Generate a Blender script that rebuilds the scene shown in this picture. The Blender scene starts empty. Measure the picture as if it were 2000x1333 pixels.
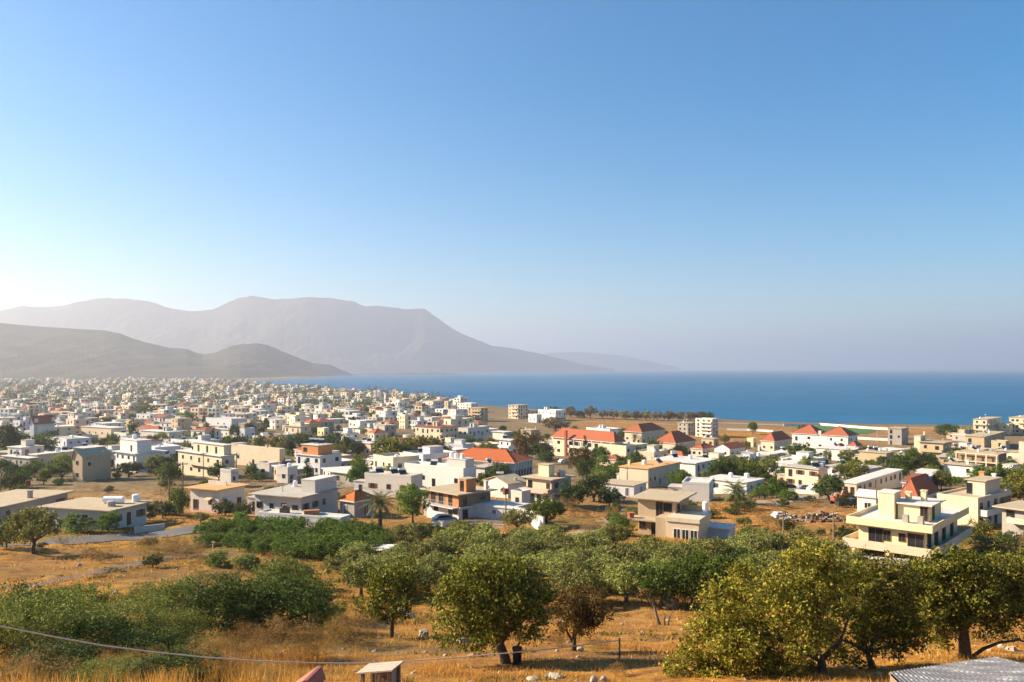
import bpy, bmesh, math, random
import numpy as np
from mathutils import Vector, Matrix

R = math.radians
random.seed(7)
rng = np.random.default_rng(11)
SC = bpy.context.scene

# ------------------------------------------------------------------ camera, sky, sun, exposure
F = 1556.0            # focal length in pixels of the 2000 px wide photograph
CX, HY = 1000.0, 720.0   # optical centre, horizon row
EYE = 45.0            # eye height above the sea
cam = bpy.data.cameras.new("camera")
cam.sensor_width = 36.0
cam.lens = 36.0 * F / 2000.0
cam.shift_y = (HY - 666.5) / 2000.0
cam.clip_start = 0.3
cam.clip_end = 60000.0
camo = bpy.data.objects.new("camera", cam)
SC.collection.objects.link(camo)
camo.location = (0, 0, EYE)
camo.rotation_euler = (R(90), 0, 0)
SC.camera = camo

SUN_AZ, SUN_EL = 81.0, 28.0        # degrees to the left of the view axis, degrees above the horizon
sunv = Vector((-math.sin(R(SUN_AZ)) * math.cos(R(SUN_EL)), math.cos(R(SUN_AZ)) * math.cos(R(SUN_EL)), math.sin(R(SUN_EL))))
world = bpy.data.worlds.new("World")
SC.world = world
world.use_nodes = True
wn = world.node_tree
bg = next(n for n in wn.nodes if n.type == 'BACKGROUND')
sky = wn.nodes.new('ShaderNodeTexSky')
sky.sky_type = 'NISHITA'
sky.sun_disc = False
sky.sun_elevation = R(SUN_EL)
sky.sun_rotation = R(-SUN_AZ)
sky.altitude = 50
sky.air_density = 1.0
sky.dust_density = 0.3
sky.ozone_density = 3.0
hsv = wn.nodes.new('ShaderNodeHueSaturation')
hsv.inputs['Hue'].default_value = 0.494
hsv.inputs['Saturation'].default_value = 1.5
wn.links.new(sky.outputs[0], hsv.inputs['Color'])
wn.links.new(hsv.outputs[0], bg.inputs[0])
bg.inputs[1].default_value = 0.062
sl = bpy.data.lights.new("sun", 'SUN')
sl.energy = 5.0
sl.angle = R(0.5)
sl.color = (1.0, 0.84, 0.62)
slo = bpy.data.objects.new("sun", sl)
SC.collection.objects.link(slo)
slo.rotation_euler = (-sunv).to_track_quat('-Z', 'Y').to_euler()
SC.view_settings.view_transform = 'Standard'
SC.view_settings.look = 'None'
SC.view_settings.gamma = 1.0
SC.view_settings.exposure = 1.52
SC.view_settings.use_curve_mapping = False
SC.render.engine = 'CYCLES'
cy = SC.cycles
cy.use_denoising = True
try:
    cy.denoiser = 'OPENIMAGEDENOISE'
    cy.denoising_prefilter = 'ACCURATE'
except Exception:
    pass
cy.max_bounces = 6
cy.diffuse_bounces = 3
cy.glossy_bounces = 2
cy.transmission_bounces = 3
cy.volume_bounces = 2
cy.transparent_max_bounces = 8
cy.use_adaptive_sampling = True
cy.adaptive_threshold = 0.02

# ------------------------------------------------------------------ helpers
COL = SC.collection


def tag(o, label=None, cat=None, group=None, kind=None):
    if label: o["label"] = label
    if cat: o["category"] = cat
    if group: o["group"] = group
    if kind: o["kind"] = kind
    return o


def link(name, me, mats=None, parent=None):
    o = bpy.data.objects.new(name, me)
    if mats and not len(me.materials):
        for m in (mats if isinstance(mats, (list, tuple)) else [mats]):
            me.materials.append(m)
    COL.objects.link(o)
    if parent is not None:
        o.parent = parent
    return o


def empty(name, loc, rz=0.0):
    o = bpy.data.objects.new(name, None)
    o.empty_display_size = 0.3
    COL.objects.link(o)
    o.location = loc
    o.rotation_euler = (0, 0, rz)
    return o


def mesh_np(name, verts, faces, smooth=False, mat_idx=None):
    """verts (n,3) array, faces (m,k) int array or list of arrays"""
    me = bpy.data.meshes.new(name)
    verts = np.asarray(verts, dtype=np.float32)
    fl = faces if isinstance(faces, list) else [faces]
    fl = [np.asarray(f, dtype=np.int32) for f in fl if len(f)]
    tot = np.concatenate([np.full(len(f), f.shape[1], dtype=np.int32) for f in fl])
    loops = np.concatenate([f.ravel() for f in fl])
    me.vertices.add(len(verts))
    me.vertices.foreach_set("co", verts.ravel())
    me.loops.add(len(loops))
    me.loops.foreach_set("vertex_index", loops)
    me.polygons.add(len(tot))
    st = np.concatenate([[0], np.cumsum(tot)[:-1]]).astype(np.int32)
    me.polygons.foreach_set("loop_start", st)
    me.polygons.foreach_set("loop_total", tot)
    if smooth:
        me.polygons.foreach_set("use_smooth", np.ones(len(tot), dtype=bool))
    if mat_idx is not None:
        me.polygons.foreach_set("material_index", np.asarray(mat_idx, dtype=np.int32))
    me.update(calc_edges=True)
    me.validate()
    return me


class MB:
    """collects simple solids and builds ONE mesh"""
    def __init__(s):
        s.v, s.f, s.mi = [], [], []

    def poly(s, pts, mi=0):
        i = len(s.v)
        s.v += [tuple(p) for p in pts]
        s.f.append(tuple(range(i, i + len(pts))))
        s.mi.append(mi)

    def box(s, x0, x1, y0, y1, z0, z1, mi=0):
        i = len(s.v)
        s.v += [(x0, y0, z0), (x1, y0, z0), (x1, y1, z0), (x0, y1, z0), (x0, y0, z1), (x1, y0, z1), (x1, y1, z1), (x0, y1, z1)]
        for f in ((0, 3, 2, 1), (4, 5, 6, 7), (0, 1, 5, 4), (1, 2, 6, 5), (2, 3, 7, 6), (3, 0, 4, 7)):
            s.f.append(tuple(i + k for k in f))
            s.mi.append(mi)
        return s

    def prism(s, pts, z0, z1, mi=0):
        n, i = len(pts), len(s.v)
        s.v += [(p[0], p[1], z0) for p in pts] + [(p[0], p[1], z1) for p in pts]
        s.f.append(tuple(i + k for k in reversed(range(n)))); s.mi.append(mi)
        s.f.append(tuple(i + n + k for k in range(n))); s.mi.append(mi)
        for k in range(n):
            j = (k + 1) % n
            s.f.append((i + k, i + j, i + n + j, i + n + k)); s.mi.append(mi)
        return s

    def tube(s, pts, rad, n=8, mi=0, cap=True):
        pts = [Vector(p) for p in pts]
        rads = rad if isinstance(rad, (list, tuple)) else [rad] * len(pts)
        i0 = len(s.v)
        for k, p in enumerate(pts):
            a = pts[max(k - 1, 0)]; b = pts[min(k + 1, len(pts) - 1)]
            d = (b - a).normalized()
            up = Vector((0, 0, 1)) if abs(d.z) < 0.95 else Vector((1, 0, 0))
            e1 = d.cross(up).normalized(); e2 = d.cross(e1)
            for q in range(n):
                t = 2 * math.pi * q / n
                s.v.append(tuple(p + (e1 * math.cos(t) + e2 * math.sin(t)) * rads[k]))
        for k in range(len(pts) - 1):
            for q in range(n):
                a = i0 + k * n + q; b = i0 + k * n + (q + 1) % n
                s.f.append((a, a + n, b + n, b)); s.mi.append(mi)
        if cap:
            s.f.append(tuple(i0 + q for q in range(n))); s.mi.append(mi)
            e = i0 + (len(pts) - 1) * n
            s.f.append(tuple(e + q for q in reversed(range(n)))); s.mi.append(mi)
        return s

    def xf(s, fn, start=0):
        s.v = s.v[:start] + [tuple(fn(Vector(p))) for p in s.v[start:]]
        return s

    def mesh(s, name, smooth=False, bevel=0.0):
        me = bpy.data.meshes.new(name)
        me.from_pydata(s.v, [], s.f)
        me.polygons.foreach_set("material_index", s.mi)
        if smooth:
            me.polygons.foreach_set("use_smooth", [True] * len(s.f))
        me.update()
        bm = bmesh.new(); bm.from_mesh(me)
        bmesh.ops.recalc_face_normals(bm, faces=bm.faces)
        if bevel > 0:
            bmesh.ops.bevel(bm, geom=list(bm.edges), offset=bevel, segments=1, affect='EDGES', clamp_overlap=True)
        bm.to_mesh(me); bm.free()
        return me

    def build(s, name, mats, parent=None, smooth=False, bevel=0.0):
        me = s.mesh(name, smooth, bevel)
        return link(name, me, mats, parent)


# ------------------------------------------------------------------ materials
def nodes_of(name):
    m = bpy.data.materials.new(name)
    m.use_nodes = True
    nt = m.node_tree
    b = next(n for n in nt.nodes if n.type == 'BSDF_PRINCIPLED')
    return m, nt, b


def N(nt, t, **kw):
    n = nt.nodes.new(t)
    for k, v in kw.items():
        setattr(n, k, v)
    return n


def noise(nt, vec, scale, detail=4, rough=0.55, dist=0.0):
    n = N(nt, 'ShaderNodeTexNoise')
    n.inputs['Scale'].default_value = scale
    n.inputs['Detail'].default_value = detail
    n.inputs['Roughness'].default_value = rough
    n.inputs['Distortion'].default_value = dist
    nt.links.new(vec, n.inputs['Vector'])
    return n.outputs[0]


def ramp(nt, fac, stops):
    r = N(nt, 'ShaderNodeValToRGB')
    els = r.color_ramp.elements
    while len(els) < len(stops):
        els.new(0.5)
    for e, (p, c) in zip(els, stops):
        e.position = p
        e.color = (*c, 1) if len(c) == 3 else c
    nt.links.new(fac, r.inputs[0])
    return r.outputs[0]


def mixc(nt, fac, a, b, blend='MIX'):
    m = N(nt, 'ShaderNodeMix', data_type='RGBA', blend_type=blend)
    for s, v in ((0, fac), (6, a), (7, b)):
        if hasattr(v, 'is_output') or isinstance(v, bpy.types.NodeSocket):
            nt.links.new(v, m.inputs[s])
        elif s == 0:
            m.inputs[0].default_value = v
        else:
            m.inputs[s].default_value = (*v, 1)
    return m.outputs[2]


def objvec(nt):
    return N(nt, 'ShaderNodeTexCoord').outputs['Object']


def geopos(nt):
    return N(nt, 'ShaderNodeNewGeometry').outputs['Position']


def bump(nt, b, height, strength=0.3, dist=0.1):
    n = N(nt, 'ShaderNodeBump')
    n.inputs['Strength'].default_value = strength
    n.inputs['Distance'].default_value = dist
    nt.links.new(height, n.inputs['Height'])
    nt.links.new(n.outputs[0], b.inputs['Normal'])


def val(nt, sock, mul=1.0, add=0.0):
    n = N(nt, 'ShaderNodeMath', operation='MULTIPLY_ADD')
    nt.links.new(sock, n.inputs[0]); n.inputs[1].default_value = mul; n.inputs[2].default_value = add
    n.use_clamp = True
    return n.outputs[0]


def m_wall(name, col, stain=0.25, *, rough=0.85, patch=None):
    stain = min(.8, stain * 1.7)
    """painted or rendered wall: broad tone variation, rain streaks running down, fine grain"""
    m, nt, b = nodes_of(name)
    p = geopos(nt)
    n1 = noise(nt, p, 0.35, 5, 0.6)
    mp = N(nt, 'ShaderNodeMapping'); mp.inputs['Scale'].default_value = (1.6, 1.6, 0.16)
    nt.links.new(p, mp.inputs[0])
    n2 = noise(nt, mp.outputs[0], 1.0, 4, 0.65)
    dark = tuple(c * 0.62 for c in col)
    c1 = mixc(nt, val(nt, n1, 1.6, -0.45), col, patch or tuple(c * k for c, k in zip(col, (.84, .80, .74))))
    f2 = N(nt, 'ShaderNodeMapRange'); f2.inputs[1].default_value = 0.52; f2.inputs[2].default_value = 0.75
    f2.inputs[3].default_value = 0.0; f2.inputs[4].default_value = stain
    nt.links.new(n2, f2.inputs[0])
    c2 = mixc(nt, f2.outputs[0], c1, dark)
    nt.links.new(c2, b.inputs['Base Color'])
    b.inputs['Roughness'].default_value = rough
    b.inputs['Specular IOR Level'].default_value = 0.2
    bump(nt, b, noise(nt, p, 6.0, 3), 0.15, 0.03)
    return m


def m_plain(name, col, rough=0.6, metal=0.0, spec=0.3, var=0.15, scale=2.0):
    m, nt, b = nodes_of(name)
    n1 = noise(nt, geopos(nt), scale, 4)
    c = mixc(nt, n1, tuple(x * (1 - var) for x in col), tuple(min(1, x * (1 + var)) for x in col))
    nt.links.new(c, b.inputs['Base Color'])
    b.inputs['Roughness'].default_value = rough
    b.inputs['Metallic'].default_value = metal
    b.inputs['Specular IOR Level'].default_value = spec
    return m


def m_tiles(name, col, col2):
    m, nt, b = nodes_of(name)
    o = objvec(nt)
    w = N(nt, 'ShaderNodeTexWave', wave_type='BANDS', bands_direction='X')
    w.inputs['Scale'].default_value = 1.1; w.inputs['Distortion'].default_value = 0.4; w.inputs['Detail'].default_value = 1.0
    nt.links.new(o, w.inputs[0])
    p = geopos(nt)
    n1 = noise(nt, p, 0.7, 6, 0.7)
    n2 = noise(nt, p, 5.0, 3, 0.6)
    c = mixc(nt, val(nt, n1, 2.0, -0.5), col, col2)
    c = mixc(nt, val(nt, n2, 0.8, -0.15), c, tuple(x * 0.6 for x in col))
    nt.links.new(c, b.inputs['Base Color'])
    b.inputs['Roughness'].default_value = 0.85
    b.inputs['Specular IOR Level'].default_value = 0.15
    bump(nt, b, w.outputs[1], 0.5, 0.06)
    return m


def m_leaf(name, cols, trans=0.35, rough=0.6, spec=0.12, vary=1.0):
    """leaf colour picked per leaf, light let through the blade"""
    m, nt, b = nodes_of(name)
    g = N(nt, 'ShaderNodeNewGeometry')
    oi = N(nt, 'ShaderNodeObjectInfo')
    n = len(cols)
    c = ramp(nt, g.outputs['Random Per Island'], [(i / max(1, n - 1), x) for i, x in enumerate(cols)])
    hs = N(nt, 'ShaderNodeHueSaturation')
    mr = N(nt, 'ShaderNodeMapRange'); mr.inputs[3].default_value = 1 - .28 * vary; mr.inputs[4].default_value = 1 + .35 * vary
    nt.links.new(oi.outputs['Random'], mr.inputs[0])
    nt.links.new(mr.outputs[0], hs.inputs['Value'])
    mr2 = N(nt, 'ShaderNodeMapRange'); mr2.inputs[3].default_value = 0.485; mr2.inputs[4].default_value = 0.515
    nt.links.new(oi.outputs['Random'], mr2.inputs[0])
    nt.links.new(mr2.outputs[0], hs.inputs['Hue'])
    nt.links.new(c, hs.inputs['Color'])
    nt.links.new(hs.outputs[0], b.inputs['Base Color'])
    b.inputs['Roughness'].default_value = rough
    b.inputs['Specular IOR Level'].default_value = spec
    t = N(nt, 'ShaderNodeBsdfTranslucent')
    br = mixc(nt, 0.5, hs.outputs[0], (1.0, 0.95, 0.35), 'MULTIPLY')
    nt.links.new(br, t.inputs['Color'])
    mx = N(nt, 'ShaderNodeMixShader'); mx.inputs[0].default_value = trans
    out = next(x for x in nt.nodes if x.type == 'OUTPUT_MATERIAL')
    nt.links.new(b.outputs[0], mx.inputs[1]); nt.links.new(t.outputs[0], mx.inputs[2])
    nt.links.new(mx.outputs[0], out.inputs[0])
    return m


# ------------------------------------------------------------------ place: terrain heights and photo rays
_D = np.array([-80, -30, -8, 0, 3, 8, 14, 20, 29, 38, 48, 60, 75, 90, 110, 140, 170, 200, 250, 300, 400, 500, 640, 1000, 2000, 3500, 9000], float)
_P = np.array([-14, -5, 0.2, 1.7, 3.0, 5.0, 7.2, 9.1, 11.7, 14, 16.3, 18.5, 20.7, 22.5, 24.7, 27, 29, 31, 33.7, 36, 39.5, 41.2, 42.3, 42.2, 41.5, 40.5, 39], float)


def _prof(y):
    y = np.asarray(y, float)
    h = 0.06 * np.abs(y) + 1.5
    return sum(np.interp(y + k * h, _D, _P) for k in (-1, -0.5, 0, 0.5, 1)) / 5.0


SHORE_PX = [(3600, 842), (2600, 836), (2000, 832), (1700, 829), (1500, 824), (1390, 818), (1250, 811), (1100, 803), (960, 794), (860, 782), (760, 771), (650, 764), (560, 757),
            (500, 750), (470, 746.5), (520, 743.5), (600, 739.5), (690, 734.5)]
SHORE = np.array([((px - CX) / (py - HY) * EYE, F * EYE / (py - HY)) for px, py in SHORE_PX])


def shore_dist(x, y):
    """signed distance to the shoreline, positive on land"""
    x = np.asarray(x, float); y = np.asarray(y, float)
    best = np.full(x.shape, 1e9)
    for (ax, ay), (bx, by) in zip(SHORE[:-1], SHORE[1:]):
        dx, dy = bx - ax, by - ay
        t = np.clip(((x - ax) * dx + (y - ay) * dy) / (dx * dx + dy * dy), 0, 1)
        best = np.minimum(best, np.hypot(x - ax - t * dx, y - ay - t * dy))
    # the sea lies beyond the shoreline: closed polygon with far points
    poly = np.vstack([SHORE, [(-1500, 9000), (20000, 30000), (20000, 500)]])
    inside = np.zeros(x.shape, bool)
    j = len(poly) - 1
    for i in range(len(poly)):
        xi, yi = poly[i]; xj, yj = poly[j]
        c = ((yi > y) != (yj > y)) & (x < (xj - xi) * (y - yi) / (yj - yi + 1e-12) + xi)
        inside ^= c
        j = i
    return np.where(inside, -best, best)


def _fb(x, y, s, seed):
    r = random.Random(seed)
    out = 0.0
    for k in range(5):
        th = r.uniform(0, 6.283); f = 6.283 / (s * r.uniform(0.6, 1.4)); ph = r.uniform(0, 6.283)
        out = out + 0.45 * np.sin((x * math.cos(th) + y * math.sin(th)) * f + ph + 1.3 * np.sin((y * math.cos(th) - x * math.sin(th)) * f * 0.45 + ph * 2))
    return out


def _wob(x, y):
    a = np.clip(np.asarray(y, float) / 60.0, 0.25, 1.0) * np.clip((420 - np.asarray(y, float)) / 200, 0, 1)
    return a * (0.28 * _fb(x, y, 37.0, 1) + 0.14 * _fb(x, y, 13.0, 2) + 0.08 * _fb(x, y, 4.1, 3))


def ground(x, y):
    x = np.asarray(x, float); y = np.asarray(y, float)
    z = EYE - _prof(y) + _wob(x, y)
    far = y > 350
    sd = shore_dist(x, y)
    zs = np.where(sd > 0, 0.25 + 2.6 * (1 - np.exp(-sd / 60.0)) + 0.004 * sd, np.maximum(-4.0, 0.25 + 0.08 * sd))
    return np.where(far, np.minimum(z, zs), z)


def gz(x, y):
    return float(ground(np.array([x]), np.array([y]))[0])


def hit(px, py):
    """where the ray through a photo pixel meets the ground: (x, y, z)"""
    t = (px - CX) / F
    s = (HY - py) / F
    ys = np.concatenate([np.linspace(6, 400, 1600), np.linspace(401, 4000, 3000)])
    zg = ground(t * ys, ys)
    k = np.argmax(EYE + s * ys <= zg)
    if k == 0:
        k = len(ys) - 1
    y0 = ys[k]
    return Vector((t * y0, y0, float(zg[k])))


def on(px, d):
    x = (px - CX) / F * d
    return Vector((x, d, gz(x, d)))


def proj(p):
    return CX + F * p[0] / p[1], HY - F * (p[2] - EYE) / p[1]

# ------------------------------------------------------------------ the setting: ground, sea, hills
def m_ground():
    m, nt, b = nodes_of("dry_ground")
    p = geopos(nt)
    at = N(nt, 'ShaderNodeAttribute', attribute_name='zone')
    sep = N(nt, 'ShaderNodeSeparateColor'); nt.links.new(at.outputs['Color'], sep.inputs[0])
    nA = noise(nt, p, 0.05, 6, 0.62, 0.6)
    nB = noise(nt, p, 0.6, 6, 0.7, 0.8)
    nC = noise(nt, p, 4.0, 5, 0.7)
    gold = ramp(nt, nB, [(0.28, (0.13, 0.058, 0.018)), (0.45, (0.33, 0.15, 0.03)), (0.58, (0.56, 0.275, 0.04)), (0.75, (0.64, 0.38, 0.085))])
    gold = mixc(nt, val(nt, nA, 2.2, -0.8), gold, (0.26, 0.15, 0.075))
    nD = noise(nt, p, 0.22, 5, 0.6, 1.2)
    gold = mixc(nt, val(nt, nD, 3.2, -1.65), gold, (0.16, 0.095, 0.05))
    green = ramp(nt, nB, [(0.3, (0.035, 0.05, 0.014)), (0.6, (0.10, 0.115, 0.03)), (0.8, (0.2, 0.16, 0.05))])
    town = ramp(nt, nB, [(0.3, (0.07, 0.075, 0.04)), (0.5, (0.18, 0.145, 0.09)), (0.7, (0.34, 0.26, 0.17))])
    c = mixc(nt, sep.outputs[1], gold, green)
    c = mixc(nt, sep.outputs[2], c, town)
    c = mixc(nt, sep.outputs[0], c, ramp(nt, nC, [(0.3, (0.09, 0.065, 0.04)), (0.7, (0.22, 0.155, 0.09))]))
    c = mixc(nt, val(nt, nC, 0.9, -0.2), c, (0.6, 0.5, 0.4), 'MULTIPLY')
    nt.links.new(c, b.inputs['Base Color'])
    b.inputs['Roughness'].default_value = 0.95
    b.inputs['Specular IOR Level'].default_value = 0.05
    bump(nt, b, nC, 0.6, 0.15)
    return m


def blob(px, py, x, y, rx, ry):
    c = hit(px, py)
    return np.exp(-(((x - c.x) / rx) ** 2 + ((y - c.y) / ry) ** 2))


def make_ground():
    ys = np.concatenate([np.linspace(-30, 20, 40), 20 * (4000 / 20) ** np.linspace(0.004, 1, 560)])
    ts = np.linspace(-1.05, 1.05, 420)
    Y, T = np.meshgrid(ys, ts, indexing='ij')
    X = T * (Y + 60)
    Z = ground(X, Y)
    n0, n1 = X.shape
    V = np.stack([X, Y, Z], -1).reshape(-1, 3)
    I = np.arange(n0 * n1).reshape(n0, n1)
    Fc = np.stack([I[:-1, :-1], I[:-1, 1:], I[1:, 1:], I[1:, :-1]], -1).reshape(-1, 4)
    me = mesh_np("ground", V, Fc, smooth=True)
    x, y = V[:, 0], V[:, 1]
    dirt = np.zeros(len(x)); green = np.zeros(len(x)); town = np.clip((y - 120) / 130, 0, 0.9)
    for px, py, rx, ry, a in ((1540, 975, 22, 18, .9), (330, 1085, 16, 4, .8), (200, 1120, 14, 4, .5), (1250, 1285, 4.5, 1.6, .75), (820, 1268, 5, 1.2, .7), (700, 1225, 6, 5, .2), (1180, 1300, 5, 1.0, .5)):  # bare soil; the flat near patches also put tree shadows into the colour
        dirt = np.maximum(dirt, a * blob(px, py, x, y, rx, ry))
    for px, py, rx, ry, a in ((560, 1050, 22, 20, .9), (1000, 1095, 40, 22, .75), (250, 1250, 16, 6, .9), (120, 1325, 10, 4, .9), (420, 1318, 6, 2.5, .8), (480, 1180, 12, 6, .7), (1130, 1035, 12, 14, .7), (1900, 1055, 18, 14, .9), (40, 1040, 22, 14, .8),  # green ground; the bottom left patches also put shade into the colour
                              (150, 930, 50, 40, .55), (330, 930, 30, 30, .6), (1900, 930, 60, 50, .4), (700, 870, 100, 50, .5), (1000, 850, 100, 60, .4), (560, 920, 40, 30, .4)):
        green = np.maximum(green, a * blob(px, py, x, y, rx, ry))
    sd = shore_dist(x, y)
    dirt = np.maximum(dirt, 0.35 * np.clip(1 - np.abs(sd - 20) / 60, 0, 1) * (y > 350))
    for px, py, rx, ry in ((1640, 1050, 14, 14), (1480, 1000, 14, 10), (1200, 828, 40, 60), (1460, 850, 90, 70), (1530, 895, 14, 12), (1780, 840, 60, 40)):
        town *= 1 - blob(px, py, x, y, rx, ry)
    rgba = np.stack([dirt, green, town, np.ones(len(x))], -1).astype(np.float32)
    at = me.color_attributes.new("zone", 'FLOAT_COLOR', 'POINT')
    at.data.foreach_set("color", rgba.ravel())
    o = link("ground", me, m_ground())
    tag(o, kind="structure")
    return o


def make_sea():
    m, nt, b = nodes_of("sea_water")
    p = geopos(nt)
    mp = N(nt, 'ShaderNodeMapping'); mp.inputs['Scale'].default_value = (0.35, 1.0, 1.0)
    nt.links.new(p, mp.inputs[0])
    n1 = noise(nt, mp.outputs[0], 0.004, 6, 0.65, 0.3)
    n2 = noise(nt, mp.outputs[0], 0.05, 6, 0.7)
    c = mixc(nt, val(nt, n1, 2.2, -0.6), (0.006, 0.09, 0.205), (0.02, 0.15, 0.275))
    c = mixc(nt, val(nt, n2, 2.4, -1.0), c, (0.004, 0.06, 0.155))
    nt.links.new(c, b.inputs['Base Color'])
    b.inputs['Roughness'].default_value = 0.6
    b.inputs['Specular IOR Level'].default_value = 0.12
    bump(nt, b, noise(nt, mp.outputs[0], 0.12, 5, 0.7), 0.5, 2.0)
    L = 32000
    V = [(-L, -600, 0), (L, -600, 0), (L, L, 0), (-L, L, 0)]
    # the sheet is cut in strips so that it stays flat and light
    me = mesh_np("sea", V, np.array([[0, 1, 2, 3]]))
    o = link("sea", me, m)
    tag(o, kind="structure")


def fbm(x, y, s, o=5, seed=0):
    r = np.random.default_rng(seed)
    out = np.zeros_like(x); a = 1.0
    for k in range(o):
        for _ in range(3):
            th = r.uniform(0, 2 * math.pi); ph = r.uniform(0, 6.28)
            out += a / 3 * np.sin((x * math.cos(th) + y * math.sin(th)) * 2 * math.pi / s + ph)
        s /= 2.05; a *= 0.52
    return out


def make_range(name, sil, dr, df, db, mat, seed, rough=1.0):
    """a real mountain: crest line from the silhouette at its own distance, gullied slopes in front and behind"""
    sx = np.array([p[0] for p in sil], float); sy = np.array([p[1] for p in sil], float)
    px = np.concatenate([np.linspace(sx[0], -200, 140)[:-1], np.linspace(-200, sx[-1], 420)]) if sx[0] < -210 else np.linspace(sx[0], sx[-1], 420)
    py = np.interp(px, sx, sy)
    t = (px - CX) / F
    yr = np.interp(px, [a for a, _ in dr], [b for _, b in dr])
    yf = np.interp(px, [a for a, _ in df], [b for _, b in df])
    yb = yr + db
    Hr = EYE + (HY - py) / F * yr
    rows = 90
    V = []
    for k in range(rows):
        u = k / (rows - 1)
        if u < 0.7:
            w = u / 0.7
            y = yf + (yr - yf) * w
            h = Hr * (0.55 * w + 0.45 * w * w)
            env = np.sin(math.pi * w) * 0.9 + 0.06 * w
        else:
            w = (u - 0.7) / 0.3
            y = yr + (yb - yr) * w
            h = Hr * (1 - w)
            env = np.sin(math.pi * w)
        x = t * y
        g = fbm(x, y * 0.35, (yr.mean()) * 0.10, 6, seed)
        z = h + rough * Hr * 0.13 * env * g - 3.0 * (k == 0) - 6.0 * (k == rows - 1)
        z = z + rough * 0.012 * Hr * fbm(x, y, 260.0, 4, seed + 5)
        V.append(np.stack([x, y, np.minimum(z, 1e9)], -1))
    V = np.array(V)
    n0, n1 = V.shape[:2]
    I = np.arange(n0 * n1).reshape(n0, n1)
    Fc = np.stack([I[:-1, :-1], I[:-1, 1:], I[1:, 1:], I[1:, :-1]], -1).reshape(-1, 4)
    me = mesh_np(name, V.reshape(-1, 3), Fc, smooth=True)
    o = link(name, me, mat)
    tag(o, kind="structure")
    return o


def m_scrub():
    m, nt, b = nodes_of("scrub_slope")
    p = geopos(nt)
    n1 = noise(nt, p, 0.004, 7, 0.65)
    n2 = noise(nt, p, 0.03, 5, 0.7)
    c = ramp(nt, n1, [(0.35, (0.04, 0.042, 0.03)), (0.52, (0.07, 0.065, 0.048)), (0.68, (0.12, 0.10, 0.08))])
    c = mixc(nt, val(nt, n2, 1.2, -0.3), c, (0.04, 0.045, 0.02))
    nt.links.new(c, b.inputs['Base Color'])
    b.inputs['Roughness'].default_value = 0.95
    b.inputs['Specular IOR Level'].default_value = 0.05
    return m


make_ground()
make_sea()
SCRUB = m_scrub()
HILL = [(-2600, 700), (-1700, 640), (-1100, 585), (-800, 578), (-500, 590), (-300, 612), (-120, 620), (0, 631), (60, 637), (130, 641), (205, 645), (235, 651), (260, 661), (300, 672), (330, 679), (365, 682), (380, 688), (395, 692), (410, 691),
        (425, 687), (447, 677), (470, 672), (500, 670), (520, 673), (535, 679), (560, 690), (585, 700), (610, 709), (645, 713), (665, 722), (692, 733)]
make_range("hill", HILL, [(-2600, 2600), (-500, 3600), (300, 4000), (500, 4500), (692, 5150)], [(-2600, 1700), (-500, 2500), (0, 2700), (300, 3000), (470, 3300), (600, 4100), (692, 5000)], 900, SCRUB, 3, 0.55)
MOUNT = [(-1800, 680), (-1000, 640), (-600, 640), (-300, 622), (-120, 612), (-50, 607), (0, 606), (45, 597), (75, 600), (120, 597), (180, 584), (210, 581), (250, 584), (290, 587), (318, 596), (335, 602), (370, 607), (415, 604), (440, 593),
         (470, 581), (490, 577), (515, 581), (540, 585), (570, 582), (600, 580), (650, 583), (690, 588), (710, 597), (750, 597), (785, 602), (810, 602), (830, 601), (845, 613), (860, 624),
         (885, 642), (905, 653), (930, 663), (960, 675), (1000, 680), (1030, 686), (1060, 692), (1095, 701), (1130, 710), (1175, 718), (1200, 720.5)]
make_range("mountain", MOUNT, [(-600, 8000), (600, 9000), (1200, 10500)], [(-600, 6500), (600, 7400), (900, 8400), (1200, 10000)], 2200, SCRUB, 8, 0.7)
CAPE = [(980, 700), (1040, 696), (1080, 689), (1130, 688), (1170, 691), (1210, 694), (1250, 702), (1290, 711), (1330, 719.5)]
make_range("distant_cape_hill", CAPE, [(900, 15500), (1400, 17000)], [(900, 14800), (1400, 16500)], 2000, SCRUB, 15)
SPIT = [(690, 731), (720, 729.5), (760, 730), (800, 728.5), (840, 728.5), (880, 730), (905, 731)]
make_range("low_headland_terrain", SPIT, [(690, 5600), (905, 6000)], [(690, 5450), (905, 5850)], 300, SCRUB, 21, 0.3)

# ------------------------------------------------------------------ house materials
W_WHITE = m_wall("white_lime_wall", (0.62, 0.575, 0.51), 0.2)
W_BRIGHT = m_wall("bright_white_wall", (0.72, 0.69, 0.64), 0.12)
W_CREAM = m_wall("cream_wall", (0.64, 0.53, 0.38), 0.25)
W_YELLOW = m_wall("yellow_wall", (0.78, 0.64, 0.38), 0.15)
W_TAN = m_wall("tan_render_wall", (0.50, 0.38, 0.24), 0.35)
W_GREY = m_wall("bare_concrete_wall", (0.36, 0.33, 0.29), 0.45)
W_PINK = m_wall("pink_wall", (0.66, 0.46, 0.36), 0.25)
W_BRICK = m_wall("orange_brick_wall", (0.52, 0.22, 0.09), 0.3)
W_STONE = m_wall("brown_stone_wall", (0.26, 0.18, 0.12), 0.4)
W_BLUE = m_wall("bluish_white_wall", (0.58, 0.58, 0.60), 0.25)
RF_CONC = m_wall("concrete_roof", (0.46, 0.37, 0.25), 0.5)
RF_GREY = m_wall("grey_screed_roof", (0.44, 0.40, 0.35), 0.45)
RF_WHITE = m_wall("white_roof", (0.62, 0.59, 0.55), 0.3)
RF_ORANGE = m_wall("orange_painted_slab", (0.60, 0.34, 0.14), 0.25)
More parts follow.
